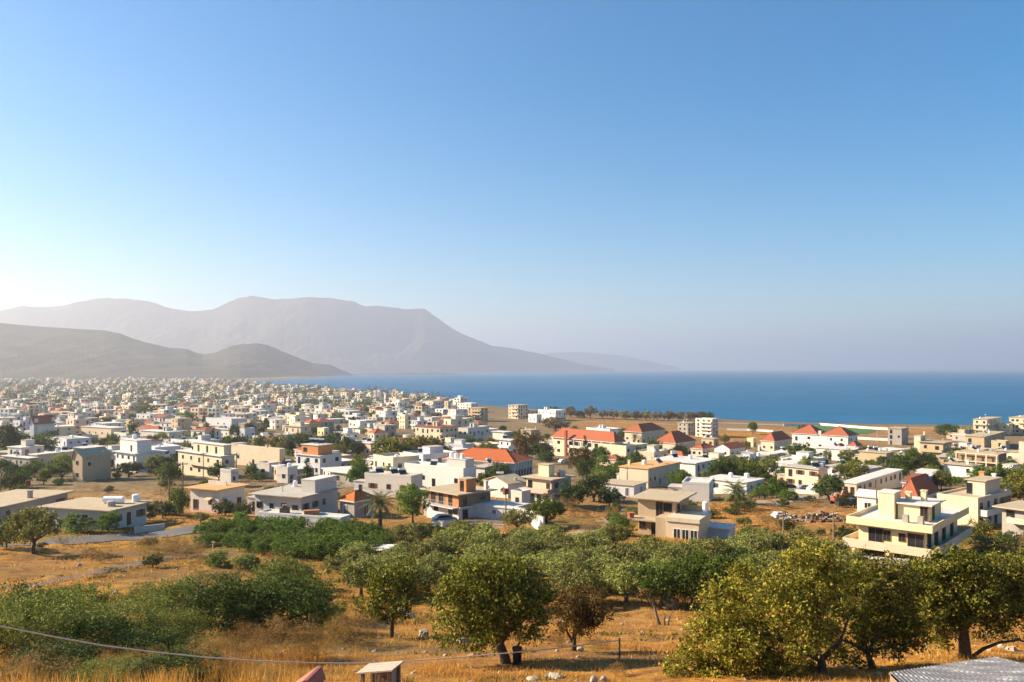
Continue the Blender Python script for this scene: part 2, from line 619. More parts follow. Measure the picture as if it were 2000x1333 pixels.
RF_TILE = m_tiles("terracotta_tile", (0.40, 0.12, 0.055), (0.32, 0.10, 0.055))
RF_TILE2 = m_tiles("faded_red_tile", (0.34, 0.10, 0.05), (0.26, 0.10, 0.06))
G_DARK = m_plain("window_glass", (0.02, 0.024, 0.03), 0.15, 0, 0.5, 0.3)
P_WHITE = m_plain("white_joinery", (0.72, 0.71, 0.68), 0.5)
P_BROWN = m_plain("brown_joinery", (0.16, 0.075, 0.035), 0.5)
P_GREEN = m_plain("green_joinery", (0.05, 0.10, 0.07), 0.5)
P_BLUE = m_plain("blue_joinery", (0.06, 0.12, 0.22), 0.5)
P_BLACK = m_plain("black_panel", (0.015, 0.017, 0.022), 0.2, 0, 0.5)
P_METAL = m_plain("galvanised_metal", (0.5, 0.5, 0.5), 0.4, 0.6)
P_RUST = m_plain("rusty_iron", (0.16, 0.06, 0.03), 0.8)
P_WOOD = m_plain("weathered_wood", (0.20, 0.14, 0.09), 0.8, 0, 0.1, 0.35, 6.0)
P_CLAY = m_plain("clay_pot", (0.42, 0.14, 0.06), 0.8)
P_TANK = m_plain("white_tank", (0.78, 0.78, 0.78), 0.35)

AWN = [m_plain("striped_canvas", (.52, .40, .26), .8), m_plain("green_canvas", (.10, .17, .10), .8), m_plain("rust_canvas", (.40, .13, .06), .8), m_plain("white_canvas", (.66, .63, .57), .8)]
_wcache = {}


def window_mesh(w, h, fm, simple):
    """opening facing -Y with its sill line at z = 0; simple: frame and glass in one mesh, for houses far off"""
    k = (round(w, 1), round(h, 1), fm.name, simple)
    if k in _wcache:
        return _wcache[k]
    w, h = k[0], k[1]
    if simple:
        mb = MB().box(-w / 2 - .07, w / 2 + .07, -.05, .02, -.07, h + .07, 0)
        mb.box(-w / 2, w / 2, -.07, -.045, 0, h, 1)
        me = mb.mesh("window")
        me.materials.append(fm); me.materials.append(G_DARK)
        r = (me, None, None)
    else:
        b = .08
        mb = MB()
        mb.box(-w / 2, -w / 2 + b, -.07, .02, 0, h).box(w / 2 - b, w / 2, -.07, .02, 0, h)
        mb.box(-w / 2 + b, w / 2 - b, -.07, .02, 0, b).box(-w / 2 + b, w / 2 - b, -.07, .02, h - b, h)
        mb.box(-.03, .03, -.065, .015, b, h - b)
        fr = mb.mesh("window"); fr.materials.append(fm)
        pn = MB().box(-w / 2 + b, w / 2 - b, -.03, .01, b, h - b).mesh("pane"); pn.materials.append(G_DARK)
        sh = MB()
        for q in range(max(2, int(h / .14))):
            z0 = .05 + q * .14
            sh.box(-.25, .25, -.035, -.005, z0, z0 + .10)
        sh.box(-.27, -.22, -.045, 0, 0, h).box(.22, .27, -.045, 0, 0, h)
        sh = sh.mesh("shutter"); sh.materials.append(fm)
        r = (fr, pn, sh)
    _wcache[k] = r
    return r


class House:
    """x runs from the near corner along the shaded face's normal, so the sunny face is y = 0 (x from -La to 0) and the shaded face is x = 0"""
    def __init__(s, name, label, cat, xl, xc, xr, yt, yb, th, group=None, La=None, Lb=None, d=None):
        P = on(xc, d) if d else hit(xc, yb)
        s.P, s.d = P, P.y
        th = R(th)
        u = Vector((-math.cos(th), math.sin(th))); v = Vector((math.sin(th), math.cos(th)))
        def L(px, w):
            t = (px - CX) / F
            den = w.x - t * w.y
            return (t * P.y - P.x) / den if abs(den) > 1e-3 else 8
        s.La = La or min(60, max(2.2, L(xl, u)))
        s.Lb = Lb or min(45, max(2.5, L(xr, v)))
        s.h = EYE - (yt - HY) / F * P.y - P.z if yt > 0 else -yt
        s.root = empty(name, P, -th)
        s.name = name
        tag(s.root, label, cat, group, "thing")
        # ground falls: how deep the walls must go
        cs = [s.world(x, y) for x in (0, -s.La) for y in (0, s.Lb)]
        s.sink = max(0.6, P.z - min(gz(c.x, c.y) for c in cs) + 0.6)
        s.simple = s.d > 210

    def world(s, x, y):
        a = s.root.rotation_euler.z
        return Vector((s.P.x + x * math.cos(a) - y * math.sin(a), s.P.y + x * math.sin(a) + y * math.cos(a), 0))

    def part(s, name, mb, mats, bevel=0.0, parent=None, smooth=False):
        return mb.build(name, mats, parent or s.root, smooth, bevel)

    def walls(s, m, h=None, z0=None):
        h = h or s.h
        s.part("wall", MB().box(-s.La, 0, 0, s.Lb, -s.sink if z0 is None else z0, h), m)
        return s

    def slab(s, m, over=0.4, th=0.22, z=None, name="roof"):
        z = s.h if z is None else z
        s.part(name, MB().box(-s.La - over, over, -over, s.Lb + over, z, z + th), m, 0.03 if not s.simple else 0)
        s.top = z + th
        return s

    def parapet(s, m, deck, ph=0.5, w=0.2, z=None):
        z = s.h if z is None else z
        mb = MB().box(-s.La + w, -w, w, s.Lb - w, z - 0.02, z + 0.06, 1)
        o = .03
        mb.box(-s.La - o, o, -o, w, z + .002, z + ph, 0).box(-s.La - o, o, s.Lb - w, s.Lb + o, z + .002, z + ph, 0)
        mb.box(-s.La - o, -s.La + w, w, s.Lb - w, z + .002, z + ph, 0).box(-w, o, w, s.Lb - w, z + .002, z + ph, 0)
        s.part("roof", mb, [m, deck])
        s.top = z + 0.06
        return s

    def hip(s, m, rh, over=0.45, x0=None, x1=None, y0=None, y1=None, z=None, name="roof"):
        x0 = -s.La if x0 is None else x0; x1 = 0 if x1 is None else x1
        y0 = 0 if y0 is None else y0; y1 = s.Lb if y1 is None else y1
        z = s.h if z is None else z
        X0, X1, Y0, Y1 = x0 - over, x1 + over, y0 - over, y1 + over
        a, b = X1 - X0, Y1 - Y0
        mb = MB()
        e = .16
        mb.box(X0, X1, Y0, Y1, z - .02, z + e, 1)
        k = min(a, b) / 2
        if a >= b:
            r0, r1 = (X0 + k, (Y0 + Y1) / 2, z + e + rh), (X1 - k, (Y0 + Y1) / 2, z + e + rh)
        else:
            r0, r1 = ((X0 + X1) / 2, Y0 + k, z + e + rh), ((X0 + X1) / 2, Y1 - k, z + e + rh)
        A, B, C_, D = (X0, Y0, z + e + .004), (X1, Y0, z + e + .004), (X1, Y1, z + e + .004), (X0, Y1, z + e + .004)
        if a >= b:
            mb.poly([A, B, r1, r0]); mb.poly([C_, D, r0, r1]); mb.poly([B, C_, r1]); mb.poly([D, A, r0])
            hips = [(A, r0), (D, r0), (B, r1), (C_, r1), (r0, r1)]
        else:
            mb.poly([A, B, r0]); mb.poly([B, C_, r1, r0]); mb.poly([C_, D, r1]); mb.poly([D, A, r0, r1])
            hips = [(A, r0), (B, r0), (C_, r1), (D, r1), (r0, r1)]
        if s.d < 420:
            for p, q in hips:
                if (Vector(p) - Vector(q)).length > .3:
                    mb.tube([Vector(p) + Vector((0, 0, .02)), Vector(q) + Vector((0, 0, .02))], .11, 5, 0)
        s.part(name, mb, [m, P_WHITE])
        s.top = z + e
        return s

    def gable(s, m, wm, rh, axis='y', frac=0.5, over=0.35, z=None, t=0.14):
        """ridge parallel to AXIS; the wall under the two gables is part of the wall"""
        z = s.h if z is None else z
        mb, wl = MB(), MB()
        if axis == 'y':
            xr = -s.La * (1 - frac)
            for y in (0.0, s.Lb - .2):
                wl.poly([(-s.La, y, z), (0, y, z), (xr, y, z + rh)]); wl.poly([(-s.La, y + .2, z), (xr, y + .2, z + rh), (0, y + .2, z)])
                wl.poly([(-s.La, y, z), (xr, y, z + rh), (xr, y + .2, z + rh), (-s.La, y + .2, z)]); wl.poly([(0, y, z), (0, y + .2, z), (xr, y + .2, z + rh), (xr, y, z + rh)])
            for (xa, xb) in ((-s.La - over, xr), (over, xr)):
                sl = rh / abs((-s.La if xa < xr else 0) - xr)
                za = z - over * sl + .03
                zb = z + rh + .03
                q = [(xa, -over, za), (xb, -over, zb), (xb, s.Lb + over, zb), (xa, s.Lb + over, za)]
                mb.poly([(p[0], p[1], p[2] + t) for p in q]); mb.poly(list(reversed(q)))
                for i in range(4):
                    a, b = q[i], q[(i + 1) % 4]
                    mb.poly([a, b, (b[0], b[1], b[2] + t), (a[0], a[1], a[2] + t)])
        else:
            yr = s.Lb * frac
            for x in (-s.La, -.2):
                wl.poly([(x, 0, z), (x, s.Lb, z), (x, yr, z + rh)]); wl.poly([(x + .2, 0, z), (x + .2, yr, z + rh), (x + .2, s.Lb, z)])
                wl.poly([(x, 0, z), (x, yr, z + rh), (x + .2, yr, z + rh), (x + .2, 0, z)]); wl.poly([(x, s.Lb, z), (x + .2, s.Lb, z), (x + .2, yr, z + rh), (x, yr, z + rh)])
            for (ya, yb) in ((-over, yr), (s.Lb + over, yr)):
                sl = rh / abs((0 if ya < yr else s.Lb) - yr)
                za = z - over * sl + .03
                zb = z + rh + .03
                q = [(-s.La - over, ya, za), (over, ya, za), (over, yb, zb), (-s.La - over, yb, zb)]
                mb.poly([(p[0], p[1], p[2] + t) for p in q]); mb.poly(list(reversed(q)))
                for i in range(4):
                    a, b = q[i], q[(i + 1) % 4]
                    mb.poly([a, b, (b[0], b[1], b[2] + t), (a[0], a[1], a[2] + t)])
        half = len(wl.f) // 2
        for q in range(2):
            g = MB()
            for f in wl.f[q * half:(q + 1) * half]:
                g.poly([wl.v[i] for i in f])
            s.part("gable_wall", g, wm)
        s.part("roof", mb, m)
        s.top = z
        return s

    def win(s, face, u, z, w=1.1, h=1.2, fm=None, off=0.0, shut=False, name="window"):
        fm = fm or P_WHITE
        fr, pn, sh = window_mesh(w, h, fm, s.simple)
        o = link(name, fr, None, s.root)
        if face == 'L':
            o.location = (-u, -off, z)
        else:
            o.location = (off, u, z); o.rotation_euler = (0, 0, R(90))
        if pn is not None:
            link("pane", pn, None, o)
            if shut:
                for sx in (-1, 1):
                    q = link("shutter", sh, None, o)
                    q.location = (sx * (w / 2 + .27), -.02, 0)
        return o

    def door(s, face, u, z=0.05, w=1.0, h=2.1, fm=None, off=0.0):
        return s.win(face, u, z, w, h, fm or P_BROWN, off, name="door")

    def auto(s, st, rnd, fm=None, faces="LR", dens=3.3, hs=None, ground_doors=True, shut=False):
        """rows of openings, storey by storey, on the faces named"""
        hs = hs or s.h / st
        for f in faces:
            L = s.La if f == 'L' else s.Lb
            n = max(1, int(L / dens + rnd.uniform(-.2, .5)))
            if s.simple:
                n = min(n, 5)
            cx = [(i + .5) * L / n + rnd.uniform(-.12, .12) * L / n for i in range(n)]
            for k in range(st):
                for c in cx:
                    if rnd.random() < 0.1:
                        continue
                    big = rnd.random() < 0.3
                    z = k * hs + hs * .33
                    w = min(rnd.choice((.9, 1.1, 1.3)), L / n * .7)
                    if big and (k > 0 or ground_doors):
                        s.win(f, c, k * hs + .12, w, min(2.1, hs * .75), fm)
                    else:
                        s.win(f, c, z, w, min(1.2, hs * .45), fm, shut=(not s.simple) and rnd.random() < .4 and w < L / n * .5)
            if not s.simple and n > 1 and rnd.random() < .5:
                s.awning(f, cx[0], hs * .33 + min(1.2, hs * .45) + .2)
        return s

    def awning(s, face, u, z):
        mb = MB()
        q = [(-.8, -.03, 0), (.8, -.03, 0), (.8, -1.0, -.4), (-.8, -1.0, -.4)]
        mb.poly([(a, b, c + .03) for a, b, c in q]); mb.poly(list(reversed(q)))
        for i in range(4):
            a, b = q[i], q[(i + 1) % 4]
            mb.poly([a, b, (b[0], b[1], b[2] + .03), (a[0], a[1], a[2] + .03)])
        o = mb.build("awning", AWN[int(abs(u * 100)) % len(AWN)], s.root)
        if face == 'L': o.location = (-u, 0, z)
        else:
            o.location = (0, u, z); o.rotation_euler = (0, 0, R(90))

    def block(s, name, x0, x1, y0, y1, z0, z1, m, cap=None, over=.15):
        p = s.part(name, MB().box(x0, x1, y0, y1, z0, z1), m)
        if cap:
            s.part("cap_slab", MB().box(x0 - over, x1 + over, y0 - over, y1 + over, z1, z1 + .15), cap, parent=p)
        return p

    def balcony(s, face, u0, u1, z, dep=1.2, m=None, ph=0.9, rail=False):
        m = m or W_WHITE
        a, b = u0, u1
        def bx(mb, ua, ub, d0, d1, z0, z1, mi=0):
            if face == 'L':
                mb.box(-ub, -ua, -d1, -d0, z0, z1, mi)
            else:
                mb.box(d0, d1, ua, ub, z0, z1, mi)
        mb = MB()
        bx(mb, a, b, 0.002, dep, z - .16, z)
        o = s.part("balcony", mb, m)
        rb = MB()
        if rail:
            n = max(2, int((b - a) / 0.5))
            for i in range(n + 1):
                c = a + .03 + (b - a - .06) * i / n
                bx(rb, c - .02, c + .02, dep - .05, dep - .01, z, z + ph)
            bx(rb, a, b, dep - .06, dep, z + ph, z + ph + .05)
            s.part("railing", rb, P_METAL, parent=o)
        else:
            bx(rb, a, b, dep - .12, dep, z + .002, z + ph)
            bx(rb, a, a + .12, .02, dep - .12, z + .002, z + ph)
            bx(rb, b - .12, b, .02, dep - .12, z + .002, z + ph)
            s.part("railing", rb, m, parent=o)
        return o

    # roof furniture
    def heater(s, x, y, z=None, rot=0.4):
        z = s.top if z is None else z
        o = link("solar_water_heater", heater_frame, None, s.root); o.location = (x, y, z); o.rotation_euler = (0, 0, rot)
        link("tank", heater_tank, None, o); link("solar_panel", heater_panel, None, o)

    def tank(s, x, y, z=None, r=0.6, h=1.1, m=None):
        z = s.top if z is None else z
        mb = MB().tube([(x, y, z - .02), (x, y, z + h), (x, y, z + h + .12)], [r, r, r * .5], 12)
        s.part("water_tank", mb, m or P_TANK, smooth=False)

    def chimney(s, x, y, h=1.2, m=None, z=None, w=.3):
        z = s.top if z is None else z
        mb = MB().box(x - w, x + w, y - w, y + w, z - .3, z + h).box(x - w - .08, x + w + .08, y - w - .08, y + w + .08, z + h, z + h + .14)
        s.part("chimney", mb, m or W_WHITE)

    def rebar(s, pts, z=None, h=.8):
        z = s.top if z is None else z
        for x, y in pts:
            mb = MB()
            for dx, dy in ((-.12, -.12), (.12, -.12), (.12, .12), (-.12, .12)):
                mb.tube([(x + dx, y + dy, z - .05), (x + dx * 1.3, y + dy * 1.2, z + h)], .025, 4)
            mb.box(x - .15, x + .15, y - .15, y + .15, z - .02, z + .12)
            s.part("column_stub", mb, P_RUST)

    def aerial(s, x, y, z=None, h=2.2):
        z = s.top if z is None else z
        mb = MB().tube([(x, y, z), (x, y, z + h)], .025, 5)
        mb.tube([(x - .6, y, z + h - .1), (x + .6, y, z + h - .1)], .015, 4)
        for k in range(4):
            mb.tube([(x - .5 + k * .3, y - .3, z + h - .1), (x - .5 + k * .3, y + .3, z + h - .1)], .012, 4)
        s.part("aerial", mb, P_METAL)


def _heater():
    fr = MB()
    for x in (-.8, .8):
        fr.box(x - .03, x + .03, -.6, -.54, 0, .35).box(x - .03, x + .03, .55, .61, 0, 1.25).box(x - .02, x + .02, -.6, .6, .01, .06)
    fr.box(-.8, .8, -.03, .03, .02, .055)
    fr = fr.mesh("solar_water_heater"); fr.materials.append(P_METAL)
    tk = MB().tube([(-.85, .6, 1.45), (.85, .6, 1.45)], .27, 12).mesh("tank"); tk.materials.append(P_TANK)
    pb = MB()
    q = [(-.95, -.62, .32), (.95, -.62, .32), (.95, .5, 1.2), (-.95, .5, 1.2)]
    pb.poly([(a, b, c + .08) for a, b, c in q]); pb.poly(list(reversed(q)))
    for i in range(4):
        a, b = q[i], q[(i + 1) % 4]
        pb.poly([a, b, (b[0], b[1], b[2] + .08), (a[0], a[1], a[2] + .08)])
    pb = pb.mesh("solar_panel"); pb.materials.append(P_BLACK)
    return fr, tk, pb


heater_frame, heater_tank, heater_panel = _heater()

# ------------------------------------------------------------------ houses read off the photograph
rnd = random.Random(5)
HOUSES = []     # (House, label) for the footprints and the relations in labels


def mk(name, label, cat, g, st, wm, roof, extra="", fm=None, rm=None, faces="LR", dens=3.3, **kw):
    H = House(name, label, cat, *g, **kw)
    H.st = st
    t = roof[0]
    if t == 'slab':
        H.walls(wm); H.slab(rm or RF_CONC, roof[1] if len(roof) > 1 else .35)
    elif t == 'par':
        H.walls(wm); H.parapet(wm, rm or RF_GREY, roof[1] if len(roof) > 1 else .5)
    elif t == 'hip':
        H.walls(wm); H.hip(rm or RF_TILE, roof[1], roof[2] if len(roof) > 2 else .45)
    elif t == 'gab':
        H.walls(wm); H.gable(rm or RF_TILE, wm, roof[1], roof[2], *(roof[3:] or ()))
    if faces:
        H.auto(st, rnd, fm, faces, dens)
    for e in extra.split():
        k, _, a = e.partition(':')
        f = [float(q) for q in a.split(',')] if a else []
        La, Lb = H.La, H.Lb
        if k == 'heat': H.heater(-La * (f[0] if f else .5), Lb * (f[1] if f else .5), rot=rnd.uniform(-.3, .3) + 1.2)
        if k == 'tank': H.tank(-La * (f[0] if f else .4), Lb * (f[1] if f else .6), r=rnd.uniform(.45, .65))
        if k == 'chim': H.chimney(-La * (f[0] if f else .3), Lb * (f[1] if f else .4), m=wm)
        if k == 'rebar': H.rebar([(-La * .03 - .1, .3), (-La + .3, .3), (-.4, Lb - .4)])
        if k == 'aer': H.aerial(-La * (f[0] if f else .6), Lb * (f[1] if f else .5))
        if k == 'stair':
            w = min(3.2, La * .4); q = f[0] if f else .5; r = f[1] if len(f) > 1 else .5
            x = -La * q; y = Lb * r
            b = H.block("stair_box", x - w / 2, x + w / 2, y - 1.4, min(Lb - .3, y + 1.6), H.top - .05, H.top + 2.2, wm, RF_GREY)
            o = H.win('L', -x, H.top + .1, .9, 1.9, P_BROWN, off=-(y - 1.4), name="door")
        if k == 'bal':
            face = 'L' if not f or f[0] == 0 else 'R'
            hs = H.h / st
            for q in range(1, st):
                L = La if face == 'L' else Lb
                H.balcony(face, .1, L - .1 if L < 9 else L * .7, q * hs, 1.1, wm, .85, rail=len(f) > 1)
    HOUSES.append(H)
    return H


S, PR = ('slab', .4), ('par', .5)
h, a = "house", "apartment_block"
G1 = "flat roofed houses of the town"
# --- the far left
mk(h, "white bungalow with a wide pale roof and a bulging white roof tank", h, (60, 73, 160, 889, 912, 25), 1, W_CREAM, ('slab', .7), "tank:.5,.5", rm=RF_WHITE)
mk(h, "low grey shed with a thin white slab roof, beside the wide pale roofed bungalow", h, (6, 58, 66, 896, 914, 30), 1, W_GREY, ('slab', .6), rm=RF_WHITE)
mk(h, "beige house with a blank gable end in shade and a lit side wing", h, (142, 161, 217, 893, 941, 25), 2, W_TAN, ('gab', 1.9, 'y', .2), faces="L", dens=2.6, rm=RF_CONC).win('R', 2.2, 4.2)
Hc = mk(h, "white two storey villa with a square roof tower and thin slab eaves", h, (226, 266, 322, 887, 924, 37), 2, W_BRIGHT, ('slab', .9), "bal", rm=RF_WHITE)
bk = Hc.block("roof_tower", -Hc.La * .85, -.4, .5, Hc.Lb * .55, Hc.top, Hc.top + 4.0, W_BRIGHT, RF_WHITE, .25)
Hc.win('L', Hc.La * .3, Hc.top + .3, 1.0, 2.0, P_BROWN, off=-.5); Hc.tank(-Hc.La * .5, Hc.Lb * .3, Hc.top + 4.1, .8, 1.4)
mk(h, "long cream house with a row of dark windows, left of the cypress", h, (158, 217, 246, 837, 856, 30), 1, W_CREAM, S, rm=RF_WHITE, dens=3.6)
mk(h, "long white house with a flat pale roof and roof box, right of the cypress", h, (273, 330, 356, 845, 863, 30), 1, W_WHITE, S, "stair:.3,.5", rm=RF_WHITE)
mk(h, "cream house with a dark red hipped roof behind the church", h, (43, 52, 80, 798, 812, 20), 2, W_CREAM, ('hip', 4.5), rm=RF_TILE2)
mk(h, "bluish white house in shade with a long flat roof below the church", h, (88, 130, 178, 860, 884, 38), 2, W_BLUE, PR, "tank")
mk(h, "cream three storey house with stepped floors and white balcony bands", h, (348, 433, 458, 892, 937, 40), 2, W_CREAM, ('slab', .6), "bal heat:.8,.7 chim:.2,.5", rm=RF_WHITE)
Hc = HOUSES[-1]
Hc.block("top_floor", -Hc.La * .72, -.8, 1.2, Hc.Lb * .85, Hc.top, Hc.top + 2.9, W_CREAM, RF_WHITE, .4)
for u in (.2, .4, .6): Hc.win('L', Hc.La * u, Hc.top + .2, 1.0, 2.0, P_BROWN, off=-1.2)
mk(h, "long blank cream house with a parapet, beside the three storey cream house", h, (452, 546, 555, 880, 915, 34), 1, W_CREAM, PR, "aer chim", dens=9)
mk(h, "small white cottage with one red door in front of the blank cream house", h, (502, 526, 545, 908, 932, 32), 1, W_WHITE, PR, dens=5, fm=P_RUST)
Hc = mk(h, "grey and white house with an orange brick upper wall and roof heaters", h, (578, 625, 667, 892, 930, 35), 2, W_BLUE, ('slab', .5), "", rm=RF_WHITE, fm=P_BLUE)
Hc.block("upper_floor", -Hc.La * .8, -Hc.La * .12, .4, Hc.Lb * .7, Hc.top, Hc.top + 3.0, W_BRICK, RF_WHITE, .3)
Hc.win('L', Hc.La * .65, Hc.top + .8, 1.6, 1.3, P_BROWN, off=-.4)
for x in (.7, .5, .3): Hc.heater(-Hc.La * x, Hc.Lb * .4, Hc.top + 3.15, .8)
mk("shed", "little white flat roofed shed between the cream house and the orange roofed house", "shed", (430, 451, 464, 921, 950, 30), 1, W_WHITE, PR, faces="R", dens=3)
mk(h, "narrow white house with a single shaded door, behind the big terrace house", h, (541, 562, 581, 916, 945, 28), 1, W_WHITE, PR, "tank")
Hc = mk(h, "white house with an orange edged roof full of potted plants", h, (372, 427, 478, 958, 1002, 25), 1, W_WHITE, ('slab', .9), "", rm=RF_ORANGE, fm=P_BROWN, dens=2.6)
Hc.part("plinth", MB().box(-Hc.La - .02, .02, -.03, Hc.Lb, -1.2, .35), W_PINK)
Hc.block("roof_wall", -Hc.La + .4, -Hc.La * .3, Hc.Lb * .6, Hc.Lb * .6 + .2, Hc.top, Hc.top + .8, W_WHITE)
Hc = mk(h, "big white house with a broad slab roof and a white block on top", h, (498, 588, 660, 972, 1012, 22), 1, W_WHITE, ('slab', .9), "tank:.8,.8 aer:.5,.4", rm=RF_GREY, fm=P_GREEN, dens=2.6)
Hc.block("upper_block", -3.0, .1, Hc.Lb * .35, Hc.Lb * .95, Hc.top, Hc.top + 2.3, W_WHITE, RF_WHITE, .05)
mk("terrace", "low white rooftop terrace in front of the big white house", "terrace", (505, 665, 684, 1015, 1042, 20), 1, W_BRIGHT, ('par', .3), rm=RF_WHITE, faces="")
mk(h, "small grey house with a low orange tile roof beside the palm", h, (664, 692, 730, 981, 1012, 35), 1, W_GREY, ('hip', 1.5, .5), rm=m_tiles("orange_tile", (0.55, 0.16, 0.04), (0.42, 0.12, 0.035)), dens=3.0)
mk(h, "long white house with one dark door and black solar panels on its roof terrace", h, (712, 803, 825, 934, 972, 25), 1, W_WHITE, PR, "heat:.8,.5 heat:.5,.6 heat:.3,.5 aer:.15,.2", rm=RF_WHITE, fm=P_BROWN, dens=4)
Hc = mk(h, "long white house with paired windows, a roof block and three white tanks", h, (790, 905, 930, 920, 958, 35), 1, W_BRIGHT, ('par', .7), "", rm=RF_WHITE, fm=P_BLACK, dens=4)
Hc.block("upper_block", -Hc.La * .32, -.3, 1.2, Hc.Lb * .9, Hc.top, Hc.top + 2.6, W_WHITE, RF_WHITE)
for q in (.1, .2, .28): Hc.tank(-Hc.La * q, 2.2, Hc.top + 2.7, .55, 1.3)
Hc.heater(-Hc.La * .6, Hc.Lb * .5)

# brown two storey house with the deep first floor balcony
Hc = mk(h, "brown two storey house with an orange patch of wall and white ground floor", h, (834, 896, 958, 967, 1017, 46), 2, W_STONE, ('slab', 1.0), "", rm=RF_CONC, faces="R", dens=2.6, fm=P_BROWN)
hs = Hc.h / 2
Hc.part("ground_floor_wall", MB().box(-Hc.La - .02, .03, -.04, Hc.Lb + .02, -Hc.sink, hs - .25), W_BLUE)
Hc.part("orange_wall", MB().box(-Hc.La * .38, .035, -.06, .1, hs + .02, Hc.h - .1), W_BRICK)
Hc.balcony('L', 0, Hc.La, hs, 1.5, W_BLUE, .9, True); Hc.balcony('R', 0, Hc.Lb * .95, hs - .1, .35, W_BLUE, .12)
for u in (.25, .55, .8): Hc.win('L', Hc.La * u, hs + .05, 1.1, 2.1, P_BROWN, off=.06)
Hc.door('L', Hc.La * .25, .1, 1.1, 2.1, P_GREEN, .04); Hc.win('L', Hc.La * .1, 1.0, 1.3, 1.0, P_BLACK, .04); Hc.win('L', Hc.La * .7, .9, 1.2, 1.2, P_BLACK, .04)
Hc.block("stair_box", -Hc.La * .25, -.2, Hc.Lb * .25, Hc.Lb * .55, Hc.top, Hc.top + 2.3, W_BRICK, RF_CONC)
Hc.win('L', Hc.La * .15, Hc.top + .1, 1.0, 1.9, P_BLACK, off=-Hc.Lb * .25, name="door"); Hc.chimney(-.4, Hc.Lb * .9, 1.5, W_WHITE)

Hc = mk(h, "yellow two storey house, shaded side coloured grey, with a slab roof and yellow stair box", h, (1028, 1078, 1115, 938, 990, 40), 2, W_CREAM, ('slab', .8), "", rm=RF_CONC, faces="", fm=P_BROWN)
hs = Hc.h / 2
Hc.part("grey_shade_wall", MB().box(-.2, .03, -.0, Hc.Lb, hs, Hc.h - .01), W_GREY)  # grey colour put on this face to stand for its shade
Hc.part("ground_floor_wall", MB().box(-Hc.La - .02, .04, -.04, Hc.Lb + .02, -Hc.sink, hs - .1), W_BLUE)
Hc.auto(2, rnd, P_GREEN, "R", 3.0); Hc.balcony('L', .2, Hc.La - .2, hs, 1.2, W_PINK, .8)
Hc.win('L', Hc.La * .85, hs + .1, 1.1, 2.1, P_BLACK); Hc.win('L', Hc.La * .15, hs + .8, .9, 1.2, P_BROWN)
for u in (.2, .5, .75): Hc.win('L', Hc.La * u, .1, 1.0, 2.0, P_BLACK, .05)
Hc.block("stair_box", -Hc.La * .75, -Hc.La * .35, Hc.Lb * .3, Hc.Lb * .6, Hc.top, Hc.top + 2.4, W_YELLOW, RF_CONC)
Hc.block("roof_screen", -Hc.La * .3, -.3, Hc.Lb * .75, Hc.Lb * .78, Hc.top, Hc.top + 1.2, W_WHITE); Hc.tank(-.8, Hc.Lb * .5, None, .4, .8, P_RUST)
mk(h, "low white cottage with a shaded gable beside the yellow and grey house", h, (945, 992, 1028, 946, 974, 48), 1, W_WHITE, ('gab', 1.3, 'y'), rm=RF_CONC, dens=2.8)
mk("shed", "small white box shed with one lit doorway below the yellow and grey house", "shed", (998, 1019, 1036, 965, 995, 40), 1, W_WHITE, PR, faces="L", dens=2, fm=P_BROWN)
mk("shed", "low shed with a bluish white flat roof above the olive grove", "shed", (925, 1000, 1032, 995, 1016, 32), 1, W_BLUE, ('slab', .2), rm=RF_WHITE, faces="L", dens=4)

# tan house with the hipped concrete roof
Hc = mk(h, "tan house with a wide flat tan roof, porch and glazed front block", h, (1246, 1319, 1346, 979, 1050, 28), 2, W_TAN, ('slab', 1.0), "", rm=RF_CONC, faces="", fm=P_BROWN)
hs = Hc.h * .52
Hc.win('L', Hc.La * .2, hs + .9, 1.3, 1.3, P_BLACK); Hc.win('L', Hc.La * .42, hs + .1, 1.1, 2.2, P_BROWN); Hc.win('R', 1.6, hs + .8, 1.2, 1.2, P_BROWN)
Hc.part("lower_slab", MB().box(-Hc.La - 1.2, -Hc.La * .22, -2.6, .4, hs - .35, hs - .1), RF_CONC)
Hc.part("porch_column", MB().box(-Hc.La - 1.0, -Hc.La - .6, -2.5, -2.1, -1.5, hs - .35), W_TAN)
Hc.part("pier", MB().box(-Hc.La * .36, -Hc.La * .08, -3.0, -.002, -1.8, hs + .5), W_TAN)
Hc.win('L', Hc.La * .55, .1, 1.0, 2.1, P_BLACK, .02); Hc.win('L', Hc.La * .88, .8, 1.0, 1.2, P_BROWN, .02)
fb = Hc.part("front_block", MB().box(-Hc.La * .08 + .002, 4.4, -3.2, 3.5, -1.8, hs + .15), W_CREAM)
Hc.part("lintel", MB().box(-Hc.La * .08, 4.55, -3.4, 3.6, hs + .15, hs + .75), W_CREAM)
for k in range(3):
    Hc.win('L', -1.2 - k * 1.25, .2, 1.1, 1.8, P_WHITE, 3.22)
Hc.part("terrace_wall", MB().box(-.4, 4.4, 3.3, 3.5, hs + .75, hs + 1.6), W_TAN)
Hc.tank(3.9, 2.4, hs + .75, .45, 1.6); Hc.part("pot", MB().tube([(-Hc.La - .4, -2.0, hs - .1), (-Hc.La - .4, -2.0, hs + .7)], [.4, .6], 10), P_CLAY)
mk("shed", "low white roofed annex in the grass beside the tan house", "shed", (1366, 1424, 1436, 1036, 1052, 28), 1, W_BLUE, ('slab', .2), rm=RF_WHITE, faces="")

